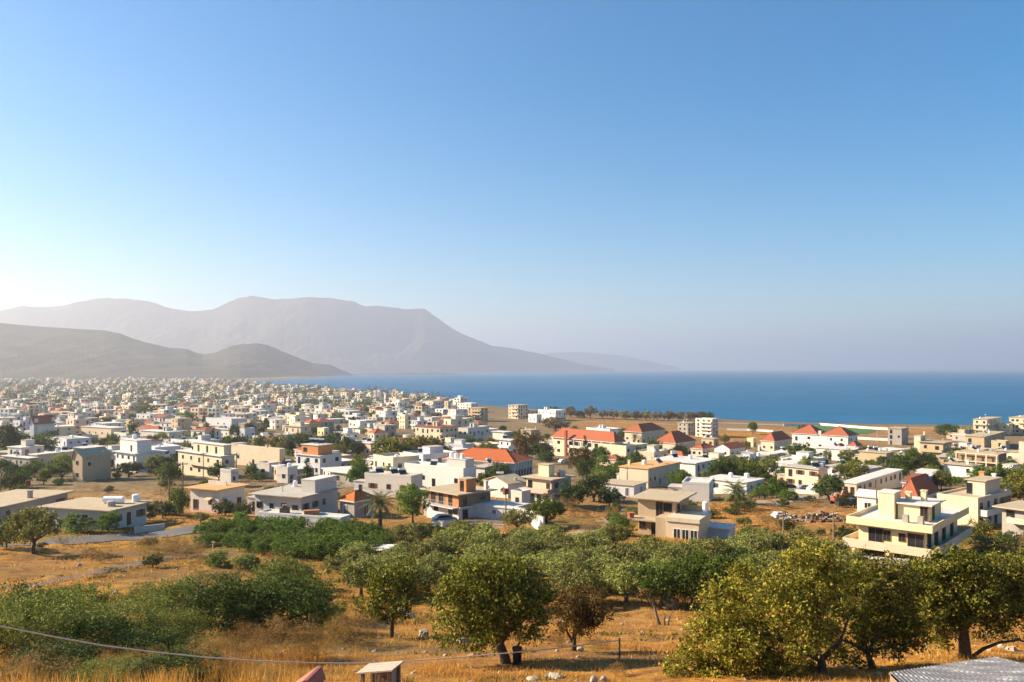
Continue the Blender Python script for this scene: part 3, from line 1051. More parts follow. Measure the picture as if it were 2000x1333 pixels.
Hc = mk(h, "cream house with a blank sunny wall and a red edged flat roof", h, (1210, 1266, 1328, 917, 955, 38), 1, W_CREAM, ('slab', .3), "tank:.6,.4 heat:.3,.6 chim:.9,.2", rm=RF_ORANGE, faces="R", dens=2.6)
mk(h, "white house with a pale roof and shaded upper storey behind the cream house", h, (1270, 1358, 1400, 906, 942, 40), 2, W_BRIGHT, ('slab', .5), "tank heat:.7,.5", rm=RF_WHITE, faces="R")
mk(h, "small house whose red tile roof shows alone behind white roofs", h, (1297, 1335, 1350, 897, 912, 45), 1, W_WHITE, ('hip', 2.2), dens=4)
mk(h, "white shaded house with a narrow sunlit corner, left of the garden palm", h, (1332, 1385, 1393, 948, 980, 20), 1, W_BRIGHT, PR, faces="", rm=RF_WHITE).win('R', 1.2, .9)
mk(h, "long white house with a pinkish white roof and two roof tanks, behind the palm", h, (1375, 1458, 1490, 944, 967, 42), 1, W_BRIGHT, ('slab', .4), "tank:.6,.6 tank:.3,.8", rm=RF_WHITE, dens=4)
mk(h, "low grey shed roofed in cracked concrete left of the tan house", h, (1172, 1238, 1262, 950, 972, 34), 1, W_BLUE, ('slab', .3), rm=RF_CONC, dens=4)

# --- right: yellow villa
Hc = mk("villa", "big yellow villa with broad balconies, white roof deck and stair tower", "villa", (1677, 1806, 1868, 1036, 1101, 42), 2, W_YELLOW, ('slab', .01), "", rm=RF_GREY, faces="", fm=P_BROWN, Lb=15.0)
La, Lb = Hc.La, Hc.Lb
f1 = Hc.h - 2.6
def band(z0, z1, o, t, nm, m, po=None):
    mb = MB()
    mb.box(-La - o, o, -o, -o + t, z0, z1).box(-La - o, o, Lb + o - t, Lb + o, z0, z1)
    mb.box(-La - o, -La - o + t, -o + t, Lb + o - t, z0, z1).box(o - t, o, -o + t, Lb + o - t, z0, z1)
    return Hc.part(nm, mb, m, parent=po)
Hc.part("roof_deck", MB().box(-La - .95, .95, -.95, Lb + .95, Hc.h + .24, Hc.h + .38), RF_WHITE)
band(Hc.h - .1, Hc.h + .78, 1.1, .15, "parapet", W_YELLOW)
Hc.part("balcony", MB().box(-La - 1.3, 1.3, -1.4, Lb + 1.0, f1 - .22, f1), RF_GREY)
band(f1 - .26, f1 + .75, 1.42, .13, "railing", W_CREAM)
for u, w, hh, z in ((.73, 1.7, 2.1, .05), (.56, .9, 1.3, .75), (.33, .8, 1.0, .9), (.13, 1.8, 2.0, .05)):
    Hc.win('L', La * u, f1 + z, w, hh, P_BROWN)
for u in (.12, .32, .55, .8): Hc.win('R', Lb * u, f1 + .1, 1.5, 2.0, P_GREEN)
for u, w in ((.75, 3.0), (.28, 2.6)): Hc.win('L', La * u, -1.0, w, f1 + .6, P_BROWN, name="garage_door")
for u in (-.02, .5, 1.02): Hc.part("pillar", MB().box(-La * u - .2, -La * u + .2, -1.3, -.95, -2.5, f1 - .22), W_YELLOW)
for q in (.1, .4, .7): Hc.part("pillar", MB().box(.7, 1.1, Lb * q, Lb * q + .4, -2.5, f1 - .22), W_YELLOW)
z = Hc.h + .38
t1 = Hc.block("stair_tower", -La * .80, -La * .55, 2.6, 5.2, z, z + 3.1, W_YELLOW, RF_WHITE, .1)
t2 = Hc.block("penthouse", -La * .52, -La * .05, 3.2, 8.6, z, z + 1.95, W_YELLOW, RF_WHITE, .45)
Hc.win('L', La * .12, z + .1, .9, 1.7, P_RUST, -3.2, name="door"); Hc.win('R', 5.0, z + .1, .9, 1.7, P_RUST, -La * .05, name="door")
Hc.chimney(-La * .42, 5.0, 1.0, W_YELLOW, z + 2.1); Hc.chimney(-La * .22, 6.0, 1.2, W_YELLOW, z + 2.1)
Hc.block("roof_vent", -La * .36, -La * .28, .9, 1.6, z, z + .95, W_GREY); Hc.block("roof_vent", -La * .14, -La * .06, .9, 1.6, z, z + .95, W_GREY)
Hc.aerial(-La * .45, 4.4, z + 2.1, 2.6); Hc.aerial(-.8, 11, z, 1.8)

Hc = mk(h, "large white house with a blank sunlit end wall and recessed upper room", h, (1830, 1910, 1975, 977, 1037, 51), 2, W_CREAM, ('par', .35), "", rm=RF_CONC, faces="", fm=P_BROWN)
Hc.block("upper_room", -Hc.La * .55, -.8, Hc.Lb * .35, Hc.Lb * .8, Hc.top, Hc.top + 2.5, W_CREAM, RF_CONC, .35)
Hc.win('L', Hc.La * .5, Hc.top + .1, .9, 1.9, P_BLACK, -Hc.Lb * .35, name="door")
Hc.balcony('R', .3, Hc.Lb * .9, Hc.h * .5, 1.3, W_WHITE, .9); Hc.auto(2, rnd, P_BROWN, "R", 3.0)
Hc.chimney(-Hc.La * .6, Hc.Lb * .85, 3.2, W_BRICK, w=.4); Hc.chimney(-Hc.La * .3, Hc.Lb * .85, 3.0, W_WHITE)
Hc = mk(h, "grey shaded flat roofed house at the picture's right edge", h, (1957, 2045, 2085, 1003, 1052, 55), 2, W_GREY, ('slab', 1.0), "", rm=RF_CONC, faces="L", fm=P_BLACK)
Hc.balcony('L', .5, Hc.La * .8, Hc.h * .5, 1.4, W_CREAM, .7)
mk(h, "plain white sunlit house with a sloping roof behind the yellow villa", h, (1674, 1713, 1726, 972, 1008, 43), 1, W_BRIGHT, ('gab', .9, 'x'), rm=RF_WHITE, faces="L", dens=6)
mk(h, "house with a steep red pyramid roof behind the yellow villa", h, (1755, 1791, 1830, 976, 1000, 43), 1, W_CREAM, ('hip', 3.6), dens=4)
Hc = mk(h, "white house with a framed brick coloured roof panel and shaded porch", h, (1762, 1797, 1833, 947, 975, 35), 1, W_BLUE, ('slab', .3), "", rm=RF_WHITE, faces="R", dens=3)
Hc.part("tile_panel", MB().box(-Hc.La, -.3, .4, Hc.Lb * .5, Hc.top, Hc.top + .5), RF_TILE2)
Hc = mk(h, "cream house with round arches and a long flat roof by the yard", h, (1643, 1673, 1762, 946, 968, 42), 1, W_CREAM, ('slab', .25), "", rm=RF_WHITE, faces="R", dens=4, fm=P_BROWN)
for u in (.28, .7): Hc.win('L', Hc.La * u, .1, .9, 1.8, P_BROWN)
Hc = mk(h, "cream house with a pink shaded end behind the parked cars", h, (1533, 1598, 1616, 918, 958, 51), 2, W_CREAM, ('slab', .5), "tank:.2,.5 heat:.15,.3 tank:.1,.7", rm=RF_GREY, fm=P_BROWN, dens=3.2)
Hc.part("end_wall", MB().box(-.1, .05, -.05, Hc.Lb + .05, -1.5, Hc.h + .4), W_PINK)
mk(h, "low house with a long pale tiled roof above the orchard", h, (1478, 1530, 1546, 919, 936, 43), 1, W_WHITE, ('slab', .4), "chim:.4,.5", rm=RF_WHITE, dens=4)
mk(h, "white bungalow behind garden trees below the double red roofs", h, (1594, 1665, 1686, 880, 902, 43), 1, W_BRIGHT, ('slab', .4), "chim", rm=RF_WHITE)
mk(h, "small house under a low red pyramid roof beside the double red roofs", h, (1628, 1642, 1653, 876, 890, 43), 1, W_WHITE, ('hip', 1.6))
mk(h, "small house under a brighter red pyramid roof with a dark back slope", h, (1656, 1672, 1683, 873, 888, 43), 1, W_WHITE, ('hip', 2.0))
mk(h, "long sandy orange bungalow with a shaded end wall", h, (1678, 1731, 1746, 886, 909, 47), 1, W_TAN, ('slab', .4), "tank heat", fm=P_BROWN, dens=3.6)
Hc = mk("hotel", "long white two storey building under two red pyramid roofs", "building", (1547, 1656, 1675, 853, 882, 43), 2, W_BRIGHT, ('none',), "", dens=3.0, fm=P_BLUE)
Hc.walls(W_BRIGHT)
Hc.hip(RF_TILE, 4.4, .6, -Hc.La, -Hc.La * .54, 0, Hc.Lb); Hc.hip(RF_TILE, 4.4, .6, -Hc.La * .46, 0, 0, Hc.Lb)
Hc.part("link_roof", MB().box(-Hc.La * .54, -Hc.La * .46, .0, Hc.Lb, Hc.h, Hc.h + .3), RF_WHITE); Hc.chimney(-Hc.La * .5, 1.2, 1.6, z=Hc.h + .3, w=.7)
mk(h, "cream house with a red hipped roof beside the double red roofs", h, (1486, 1512, 1546, 863, 884, 45), 1, W_CREAM, ('hip', 4.0), "tank:.2,.9", rm=RF_TILE)
mk(h, "cream house with a red pyramid roof, middle one of three in a row", h, (1278, 1319, 1358, 867, 891, 42), 1, W_CREAM, ('hip', 4.4), rm=RF_TILE)
mk(h, "broad cream house with a wide red hipped roof near the shore field", h, (1220, 1253, 1298, 845, 868, 40), 1, W_CREAM, ('hip', 4.0, .8), rm=RF_TILE)
Hc = mk("school", "cream two storey school with a long red hipped roof and verandas", "school", (1080, 1200, 1217, 865, 899, 48), 2, W_CREAM, ('hip', 3.8, .9), "", faces="", rm=RF_TILE)
hs = Hc.h / 2
for k in range(2):
    Hc.balcony('L', Hc.La * .02, Hc.La * .75, k * hs + .05, 1.6, W_WHITE, .9)
    for q in range(7): Hc.win('L', Hc.La * (.07 + .105 * q), k * hs + .15, 1.7, 2.2, P_BROWN)
    for q in range(6): Hc.part("pillar", MB().box(-Hc.La * (.02 + .146 * q) - .15, -Hc.La * (.02 + .146 * q) + .15, -1.6, -1.3, k * hs + .05, (k + 1) * hs - .05), W_WHITE)
    Hc.win('L', Hc.La * .9, k * hs + .9, 1.6, 1.2, P_BLUE)
Hc.part("chimney", MB().box(-Hc.La * .72 - .6, -Hc.La * .72 + .6, -2.4, -1.65, -1, Hc.h + 3.6), RF_TILE2)
mk(h, "whitish house with a blank cream side and roof terrace before the school", h, (1171, 1223, 1266, 874, 902, 48), 2, W_CREAM, ('par', .6), "tank aer", rm=RF_GREY, faces="R")
mk("shed", "long low shed with a rust red roof below the school", "shed", (1170, 1205, 1218, 899, 912, 43), 1, W_PINK, ('hip', 1.0), rm=RF_TILE2, dens=5)
Hc = mk("school", "white school hall with the broadest bright red roof and a pillared side", "school", (869, 1003, 1038, 905, 940, 28), 1, W_WHITE, ('hip', 2.9, .7), "", faces="", rm=m_tiles("bright_red_tile", (0.50, 0.13, 0.04), (0.40, 0.11, 0.045)))
for k in range(6): Hc.win('R', Hc.Lb * (.1 + .16 * k), .3, 1.3, 2.4, P_BLACK)
for k in range(7): Hc.part("pillar", MB().box(.05, .4, Hc.Lb * (.02 + .16 * k) - .15, Hc.Lb * (.02 + .16 * k) + .15, -.5, Hc.h - .05), W_WHITE)
mk(h, "white flat roofed annex with a brown eave before the red roofed hall", h, (925, 947, 986, 914, 944, 36), 1, W_WHITE, ('slab', .5), rm=RF_GREY, dens=3.2)
mk(a, "cream four storey block with brown balconies and a roof pavilion", a, (811, 859, 895, 836, 874, 40), 3, W_CREAM, ('slab', .5), "stair:.5,.5 bal:1 tank", rm=RF_TILE2, fm=P_BROWN)
mk(h, "white flat roofed block with a row of dark windows beside the cream block", h, (893, 914, 955, 838, 870, 35), 2, W_WHITE, PR, "stair tank", fm=P_BLACK)
mk(a, "tan five storey block with stacked dark balconies above the shore houses", a, (914, 939, 953, 798, 824, 42), 4, W_TAN, S, "bal", fm=P_BLACK)
mk(a, "pale block with rounded stacked balconies near the waterline", a, (827, 846, 866, 784, 808, 40), 3, W_WHITE, S, "bal")
mk(a, "slender cream tower block beside the rounded pale block", a, (868, 875, 881, 785, 806, 40), 4, W_CREAM, PR)
mk(a, "long white block right on the waterline behind the tan five storey block", a, (893, 920, 934, 789, 806, 42), 3, W_BRIGHT, PR)
mk(a, "cream four storey block standing alone by the brown shore field", a, (993, 1012, 1031, 792, 819, 42), 4, W_CREAM, S, "bal", fm=P_BROWN)
mk(h, "brown roofed house beside the lone four storey block", h, (1021, 1036, 1051, 803, 818, 42), 2, W_PINK, S)
mk(h, "wide bright white house by the shore trees", h, (1051, 1085, 1105, 803, 823, 48), 2, W_BRIGHT, PR, "stair:.8,.5", rm=RF_WHITE)
mk(h, "low white house in front of the wide shore house", h, (1032, 1048, 1058, 811, 826, 45), 1, W_BRIGHT, PR)
mk("shed", "open white canopy roof among dark garden trees", "shed", (962, 985, 999, 845, 860, 45), 1, W_WHITE, ('slab', .8), rm=RF_WHITE, faces="")
mk(h, "white and yellow house with two stacked balconies behind the brown tree", h, (975, 997, 1011, 861, 889, 45), 2, W_BRIGHT, ('slab', .8), "bal", rm=RF_WHITE)
mk(h, "small tan house with a tall chimney on open ground", h, (1017, 1037, 1054, 841, 855, 45), 1, W_TAN, S, "chim:.2,.8")
mk(h, "long white house with a raised centre behind the school roof", h, (1145, 1191, 1213, 840, 853, 48), 1, W_BRIGHT, PR, "stair:.5,.4", rm=RF_WHITE)
mk(h, "white house with a pinkish front among trees left of the big green tree", h, (702, 724, 740, 867, 895, 42), 1, W_PINK, ('slab', .5), rm=RF_WHITE)
mk(h, "white two storey house with arched dark balconies in the middle of town", h, (681, 703, 717, 824, 848, 42), 2, W_BRIGHT, PR, "bal")
mk(h, "yellow walled house among white roofs in the middle of town", h, (620, 633, 643, 838, 853, 42), 1, W_YELLOW, PR)
mk(h, "long bluish white house beyond the three storey cream house", h, (402, 452, 482, 820, 836, 36), 1, W_BLUE, PR)
mk(h, "white house with a floating slab roof beyond the three storey cream house", h, (421, 462, 471, 841, 856, 36), 1, W_WHITE, ('slab', .7), rm=RF_WHITE)
mk(h, "square shaded white house next to the floating slab roof", h, (468, 478, 498, 839, 858, 32), 1, W_BLUE, PR)
mk(a, "white five storey block on the shore with stacked angular balconies", a, (1358, 1391, 1403, 820, 855, 45), 5, W_WHITE, PR, "bal", fm=P_BROWN, rm=RF_CONC)
mk(h, "unfinished grey three storey shell beside the white shore block", h, (1324, 1343, 1361, 827, 851, 45), 3, W_GREY, S, "rebar", fm=W_GREY)
mk(h, "low brown building with a dark front below the white shore block", h, (1370, 1394, 1404, 858, 874, 43), 1, W_TAN, S, fm=P_BLACK)
mk(h, "small house with a low orange hipped roof behind the white roofs", h, (1350, 1372, 1397, 878, 894, 45), 1, W_CREAM, ('hip', 1.6))
mk(h, "white house under two brown red gables", h, (1395, 1425, 1456, 877, 895, 45), 1, W_BRIGHT, ('gab', 1.8, 'y'), rm=RF_TILE2)
mk(h, "little yellow cube house among shrubs", h, (1459, 1471, 1477, 858, 874, 43), 1, W_YELLOW, PR, dens=3)
mk(h, "bare grey three storey shell with empty window holes by the sports field", h, (1734, 1761, 1774, 838, 870, 43), 3, W_GREY, S, "rebar", fm=W_GREY, dens=3)
Hc = mk(h, "tan two storey house with a tall stair tower and flat slab roof", h, (1797, 1842, 1858, 866, 902, 45), 2, W_TAN, ('slab', .8), "bal", rm=RF_CONC, fm=P_BROWN)
Hc.block("stair_tower", -Hc.La - 2.4, -Hc.La - .002, .5, Hc.Lb * .5, -1, Hc.h + 2.2, W_CREAM, RF_CONC); Hc.chimney(-Hc.La, Hc.Lb * .5, 3.4, W_CREAM)
mk(a, "cream apartment block with stacked balconies at the right end of the shore", a, (1901, 1928, 1956, 820, 852, 45), 3, W_CREAM, S, "bal bal:1", fm=P_BROWN)
mk(a, "second cream apartment block cut by the picture's right edge", a, (1971, 2030, 2060, 818, 850, 48), 3, W_CREAM, S, "bal", fm=P_BROWN)
mk(h, "plain yellowish box between the two shore apartment blocks", h, (1951, 1970, 1978, 830, 850, 48), 2, W_YELLOW, PR, dens=12)
# unfinished frame
Hc = mk(h, "unfinished concrete frame of open bays with bare columns", h, (1871, 1950, 1966, 888, 922, 51), 2, W_STONE, ('slab', .5), "rebar", rm=RF_CONC, faces="", fm=W_GREY)
hs = Hc.h / 2
Hc.part("floor_slab", MB().box(-Hc.La - .6, .4, -1.6, Hc.Lb, hs - .15, hs + .1), W_CREAM); Hc.part("roof_beam", MB().box(-Hc.La - .6, .4, -1.6, -1.25, Hc.h - .35, Hc.h - .002), W_CREAM)
for k in range(2):
    for q in range(5): Hc.part("column", MB().box(-Hc.La * q / 4 - .18, -Hc.La * q / 4 + .18, -1.6, -1.26, k * hs - (1 - k) * .8 + .1, (k + 1) * hs - .36 + .2 * (1 - k)), W_CREAM)
mk(h, "long cream wall of a house behind the unfinished frame", h, (1942, 1992, 2003, 884, 906, 51), 1, W_CREAM, S, dens=9)
mk(h, "long white bungalow with a pale roof below the unfinished frame", h, (1844, 1903, 1916, 911, 932, 49), 1, W_BRIGHT, ('slab', .6), "chim", rm=RF_CONC, fm=P_BROWN)
mk(h, "grey house with a dark open upper floor above the unfinished frame", h, (1885, 1922, 1962, 854, 880, 43), 2, W_TAN, S, "tank heat rebar", fm=P_BLACK)
mk(h, "plain beige block beside the dark open upper floor", h, (1936, 1964, 1972, 864, 884, 48), 2, W_TAN, PR, dens=9)
mk(h, "pinkish three storey house at the picture's right edge above the trees", h, (1990, 2032, 2050, 868, 918, 51), 3, W_PINK, PR, dens=5)
mk("shed", "small white shed under trees right of the tile panel house", "shed", (1792, 1813, 1827, 921, 936, 43), 1, W_WHITE, ('slab', .4), rm=RF_WHITE, faces="L", dens=4)

# the church
Hc = mk("church", "white church with a front pediment, arched windows and lower side wings", "church", (58, 66, 105, 826, 862, 22), 2, W_BLUE, ('gab', 3.6, 'y', .5, .5), "", rm=RF_TILE2, faces="")
for u in (.18, .5, .82): Hc.win('R', Hc.Lb * u, 1.6, 1.2, 3.0, P_BLUE)
Hc.part("side_wing", MB().box(-Hc.La - 5, -Hc.La - .002, 0.5, Hc.Lb * .9, -1.5, Hc.h * .55), W_BLUE); Hc.part("front_gable", MB().prism([(0.02, 1.2), (2.5, 1.2), (2.5, Hc.Lb - 1.2), (.02, Hc.Lb - 1.2)], -1.5, Hc.h * .8), W_WHITE)
for s_ in (1.0, Hc.Lb - 1.0): Hc.part("belfry", MB().box(.0, 1.2, s_ - .7, s_ + .7, Hc.h, Hc.h + 2.2), W_WHITE)
Hc = mk("bell_tower", "slim cream bell tower rising above the middle of town", "tower", (559, 563, 567, 781, 806, 40), 3, W_CREAM, ('hip', 2.5, .1), "", rm=RF_WHITE, dens=2.2)
Hc = mk("bell_tower", "white bell tower on the shore side of town", "tower", (750, 753, 756, 774, 796, 40), 2, W_BRIGHT, ('hip', 3, .1), "", rm=RF_WHITE, dens=2.2)

# pens, walls and stores near the left road
mk(h, "low long house with tan flat roof, white water tanks and thick eaves", h, (90, 215, 286, 998, 1036, 16), 1, W_WHITE, ('slab', 1.0), "", rm=RF_CONC, fm=P_BLACK, dens=3.0)
Hc = HOUSES[-1]
mb = MB().tube([(-Hc.La * .42, 4.6, Hc.top + .62), (-Hc.La * .17, 5.4, Hc.top + .62)], .6, 14)
Hc.part("long_tank", mb, P_TANK); Hc.tank(-1.6, 7.6, None, .65, 1.15); Hc.tank(-2.2, 2.6, None, .7, .8, RF_GREY)
mk(h, "long flat roofed house with a white roof rim cut by the left edge", h, (-150, -40, 132, 1000, 1037, 8), 1, W_GREY, ('slab', .9), "chim:.1,.6", rm=RF_CONC, fm=P_BLACK, dens=4)

# low annexes built against the outer end of some houses
for H in HOUSES:
    if H.name == "house" and 130 < H.d < 420 and H.La > 5 and rnd.random() < .5:
        w, hh = rnd.uniform(2.4, 3.6), min(H.h * .7, 2.7)
        m_ = rnd.choice((W_WHITE, W_GREY, W_TAN, W_BLUE, W_CREAM))
        an = H.block("annex", -H.La - w, -H.La - .003, H.Lb * .15, H.Lb * .7, -H.sink, hh, m_, RF_GREY, .2)
        q = H.win('L', H.La + w * .5, .1, .9, 1.9, P_BROWN, -H.Lb * .15, name="door")

# roof clutter on the hand placed houses that have little of it
for H in HOUSES:
    if not hasattr(H, 'top') or H.name in ("church", "bell_tower", "villa", "shed", "terrace", "school") or H.d > 620 or any(c.name.startswith("roof") and len(c.data.polygons) > 16 and H.root == c.parent for c in H.root.children):
        continue
    q = rnd.random()
    if H.La * H.Lb < 25: continue
    if q < .55: H.heater(-H.La * rnd.uniform(.6, .9), H.Lb * rnd.uniform(.55, .85), rot=rnd.uniform(.8, 1.6))
    if rnd.random() < .5: H.tank(-H.La * rnd.uniform(.55, .85), H.Lb * rnd.uniform(.2, .4), None, .42, .8)
    if H.d < 330:
        H.aerial(-H.La * rnd.uniform(.3, .7), H.Lb * rnd.uniform(.3, .7))
        if rnd.random() < .5: H.chimney(-H.La * rnd.uniform(.1, .3), H.Lb * rnd.uniform(.5, .85), .9, W_GREY, w=.22)
        if rnd.random() < .35: H.rebar([(-.4, H.Lb - .4), (-H.La + .4, H.Lb - .4), (-H.La + .4, .4)])

# ------------------------------------------------------------------ plants
L_OLIVE = m_leaf("olive_leaf", [(0.075, 0.092, 0.017), (0.16, 0.172, 0.036), (0.265, 0.26, 0.066), (0.35, 0.325, 0.11)], 0.22)
L_OLIVE2 = m_leaf("dusky_olive_leaf", [(0.05, 0.07, 0.012), (0.10, 0.125, 0.02), (0.18, 0.19, 0.03), (0.27, 0.235, 0.06)], 0.22)
L_LIME2 = m_leaf("mid_green_leaf", [(0.05, 0.08, 0.012), (0.11, 0.15, 0.02), (0.19, 0.22, 0.035), (0.26, 0.26, 0.06)], 0.25)
L_DARK2 = m_leaf("deep_green_leaf", [(0.025, 0.05, 0.009), (0.06, 0.10, 0.014), (0.13, 0.165, 0.022)], 0.22)
L_GREEN = m_leaf("broad_green_leaf", [(0.04, 0.075, 0.012), (0.085, 0.135, 0.018), (0.145, 0.19, 0.03)], 0.35)
L_DARK = m_leaf("dark_green_leaf", [(0.03, 0.05, 0.014), (0.06, 0.085, 0.02), (0.10, 0.12, 0.03)], 0.2)
L_LIME = m_leaf("bright_green_leaf", [(0.06, 0.11, 0.015), (0.12, 0.18, 0.03), (0.20, 0.24, 0.05)], 0.4)
L_GOLD = m_leaf("yellowing_leaf", [(0.055, 0.075, 0.008), (0.16, 0.175, 0.016), (0.30, 0.28, 0.03), (0.48, 0.39, 0.07)], 0.25, vary=.1)
L_FIG = m_leaf("olive_green_leaf", [(0.035, 0.05, 0.007), (0.095, 0.115, 0.012), (0.20, 0.20, 0.022), (0.33, 0.29, 0.05)], 0.25, vary=.3)
L_RUST = m_leaf("russet_leaf", [(0.06, 0.052, 0.014), (0.14, 0.09, 0.022), (0.25, 0.145, 0.032), (0.11, 0.11, 0.02)], 0.3)
L_DRY = m_leaf("dry_twig", [(0.16, 0.09, 0.03), (0.28, 0.16, 0.05), (0.40, 0.24, 0.08), (0.13, 0.11, 0.035)], 0.3)
L_TAM = m_leaf("tamarisk_spray", [(0.14, 0.12, 0.06), (0.22, 0.175, 0.085), (0.30, 0.23, 0.12)], 0.2)
L_PALM = m_leaf("palm_leaf", [(0.04, 0.06, 0.02), (0.09, 0.11, 0.035), (0.17, 0.16, 0.06)], 0.2)
BARK = m_wall("tree_bark", (0.10, 0.075, 0.055), 0.5)
BARK_PALE = m_wall("pale_bark", (0.24, 0.18, 0.13), 0.4)


def crown_mesh(name, lobes, n, leaf, seed, clump=36, spread=0.20, up=0.25, aspect=0.55, fill=0.12, jit=0.28):
    """leaf-sized faces in clumps over the surface of many lobes, gaps left between the clumps"""
    r = np.random.default_rng(seed)
    lb = np.array(lobes, float)            # cx cy cz rx ry rz
    w = (lb[:, 3] * lb[:, 4] + lb[:, 4] * lb[:, 5] + lb[:, 3] * lb[:, 5])
    nc = max(8, int(n * (1 - fill) / clump))
    k = r.choice(len(lb), nc, p=w / w.sum())
    d = r.normal(size=(nc, 3)); d[:, 2] += up
    d /= np.linalg.norm(d, axis=1, keepdims=True)
    rad = 1 - jit * r.random(nc) ** 1.6 + 0.10 * r.normal(size=nc)
    cc = lb[k, :3] + d * lb[k, 3:] * rad[:, None]
    m = r.integers(clump // 3, clump * 5 // 3, nc)
    idx = np.repeat(np.arange(nc), m)
    sc = lb[k, 3:].mean(1) * spread
    pos = cc[idx] + r.normal(size=(len(idx), 3)) * sc[idx][:, None] * (0.7 + 0.6 * r.random(len(idx)))[:, None]
    out = d[idx]
    nf = int(n * fill)
    if nf:
        k2 = r.choice(len(lb), nf, p=w / w.sum())
        dd = r.normal(size=(nf, 3)); dd /= np.linalg.norm(dd, axis=1, keepdims=True)
        pos = np.vstack([pos, lb[k2, :3] + dd * lb[k2, 3:] * (0.3 + 0.6 * r.random(nf))[:, None]])
        out = np.vstack([out, dd])
    q = len(pos)
    nrm = out * 0.7 + r.normal(size=(q, 3)) * 0.75
    nrm /= np.linalg.norm(nrm, axis=1, keepdims=True) + 1e-9
    t = r.normal(size=(q, 3)); t -= nrm * (t * nrm).sum(1, keepdims=True)
    t /= np.linalg.norm(t, axis=1, keepdims=True) + 1e-9
    b = np.cross(nrm, t)
    L = leaf * (0.6 + 0.8 * r.random(q))[:, None]
    W = L * aspect
    V = np.empty((q, 4, 3))
    V[:, 0] = pos - t * L * .5; V[:, 1] = pos + b * W * .5 + t * L * .05; V[:, 2] = pos + t * L * .5 + nrm * L * .12; V[:, 3] = pos - b * W * .5 + t * L * .05
    return mesh_np(name, V.reshape(-1, 3), np.arange(q * 4).reshape(q, 4))


def lobes_round(seed, n=14, rx=1.0, rz=0.75, cz=1.0, sub=0.42, low=-0.35):
    r = random.Random(seed)
    out = [(0, 0, cz, rx * .6, rx * .6, rz * .6)]
    for i in range(n):
        a = 2 * math.pi * (i * 0.618 + r.uniform(-.08, .08))
        zz = low + (1 - low) * ((i + .5) / n) ** 0.9
        rr = math.sqrt(max(0.05, 1 - zz * zz)) * .72
        s = sub * r.uniform(.75, 1.25)
        out.append((rx * rr * math.cos(a), rx * rr * math.sin(a), cz + rz * zz * .68, rx * s, rx * s, rz * s * 1.05))
    return out


def trunk_mesh(seed, h, r0, tips, lean=(0, 0), kinks=3):
    """tapered trunk that forks into limbs reaching the lobes"""
    r = random.Random(seed)
    mb = MB()
    pts, rad = [Vector((0, 0, -.4)), Vector((0, 0, 0))], [r0 * 1.5, r0 * 1.25]
    for k in range(1, kinks + 1):
        f = k / kinks
        pts.append(Vector((lean[0] * f + r.uniform(-.12, .12) * r0 * 4 * (1 - f), lean[1] * f + r.uniform(-.12, .12) * r0 * 4 * (1 - f), h * f)))
        rad.append(r0 * (1 - .3 * f))
    mb.tube(pts, rad, 9)
    top = pts[-1]
    for tp in tips:
        tp = Vector(tp)
        b = top - Vector((0, 0, h * r.uniform(0, .25)))
        mid = b.lerp(tp, .5) + Vector((r.uniform(-.2, .2), r.uniform(-.2, .2), r.uniform(-.1, .15))) * (tp - b).length * .5
        mb.tube([b, b.lerp(mid, .5) + Vector((0, 0, .02)), mid, tp], [r0 * .6, r0 * .45, r0 * .3, r0 * .1], 6)
    return mb.mesh("trunk", smooth=True)


def proto(kind, seeds, nl, leaf, lm, bark, r0=0.12, th=0.45, **kw):
    """normalised trees: crown about 2 wide, tree about 2 high"""
    ck = {k: kw.pop(k) for k in ("clump", "spread", "up", "aspect", "fill", "jit") if k in kw}
    out = []
    for s in seeds:
        lb = lobes_round(s, **kw)
        cm = crown_mesh("crown", lb, nl, leaf, s, **ck); cm.materials.append(lm)
        tm = trunk_mesh(s, th, r0, [(a, b, c) for a, b, c, *_ in lb[1:7]]); tm.materials.append(bark)
        out.append((cm, tm))
    return out


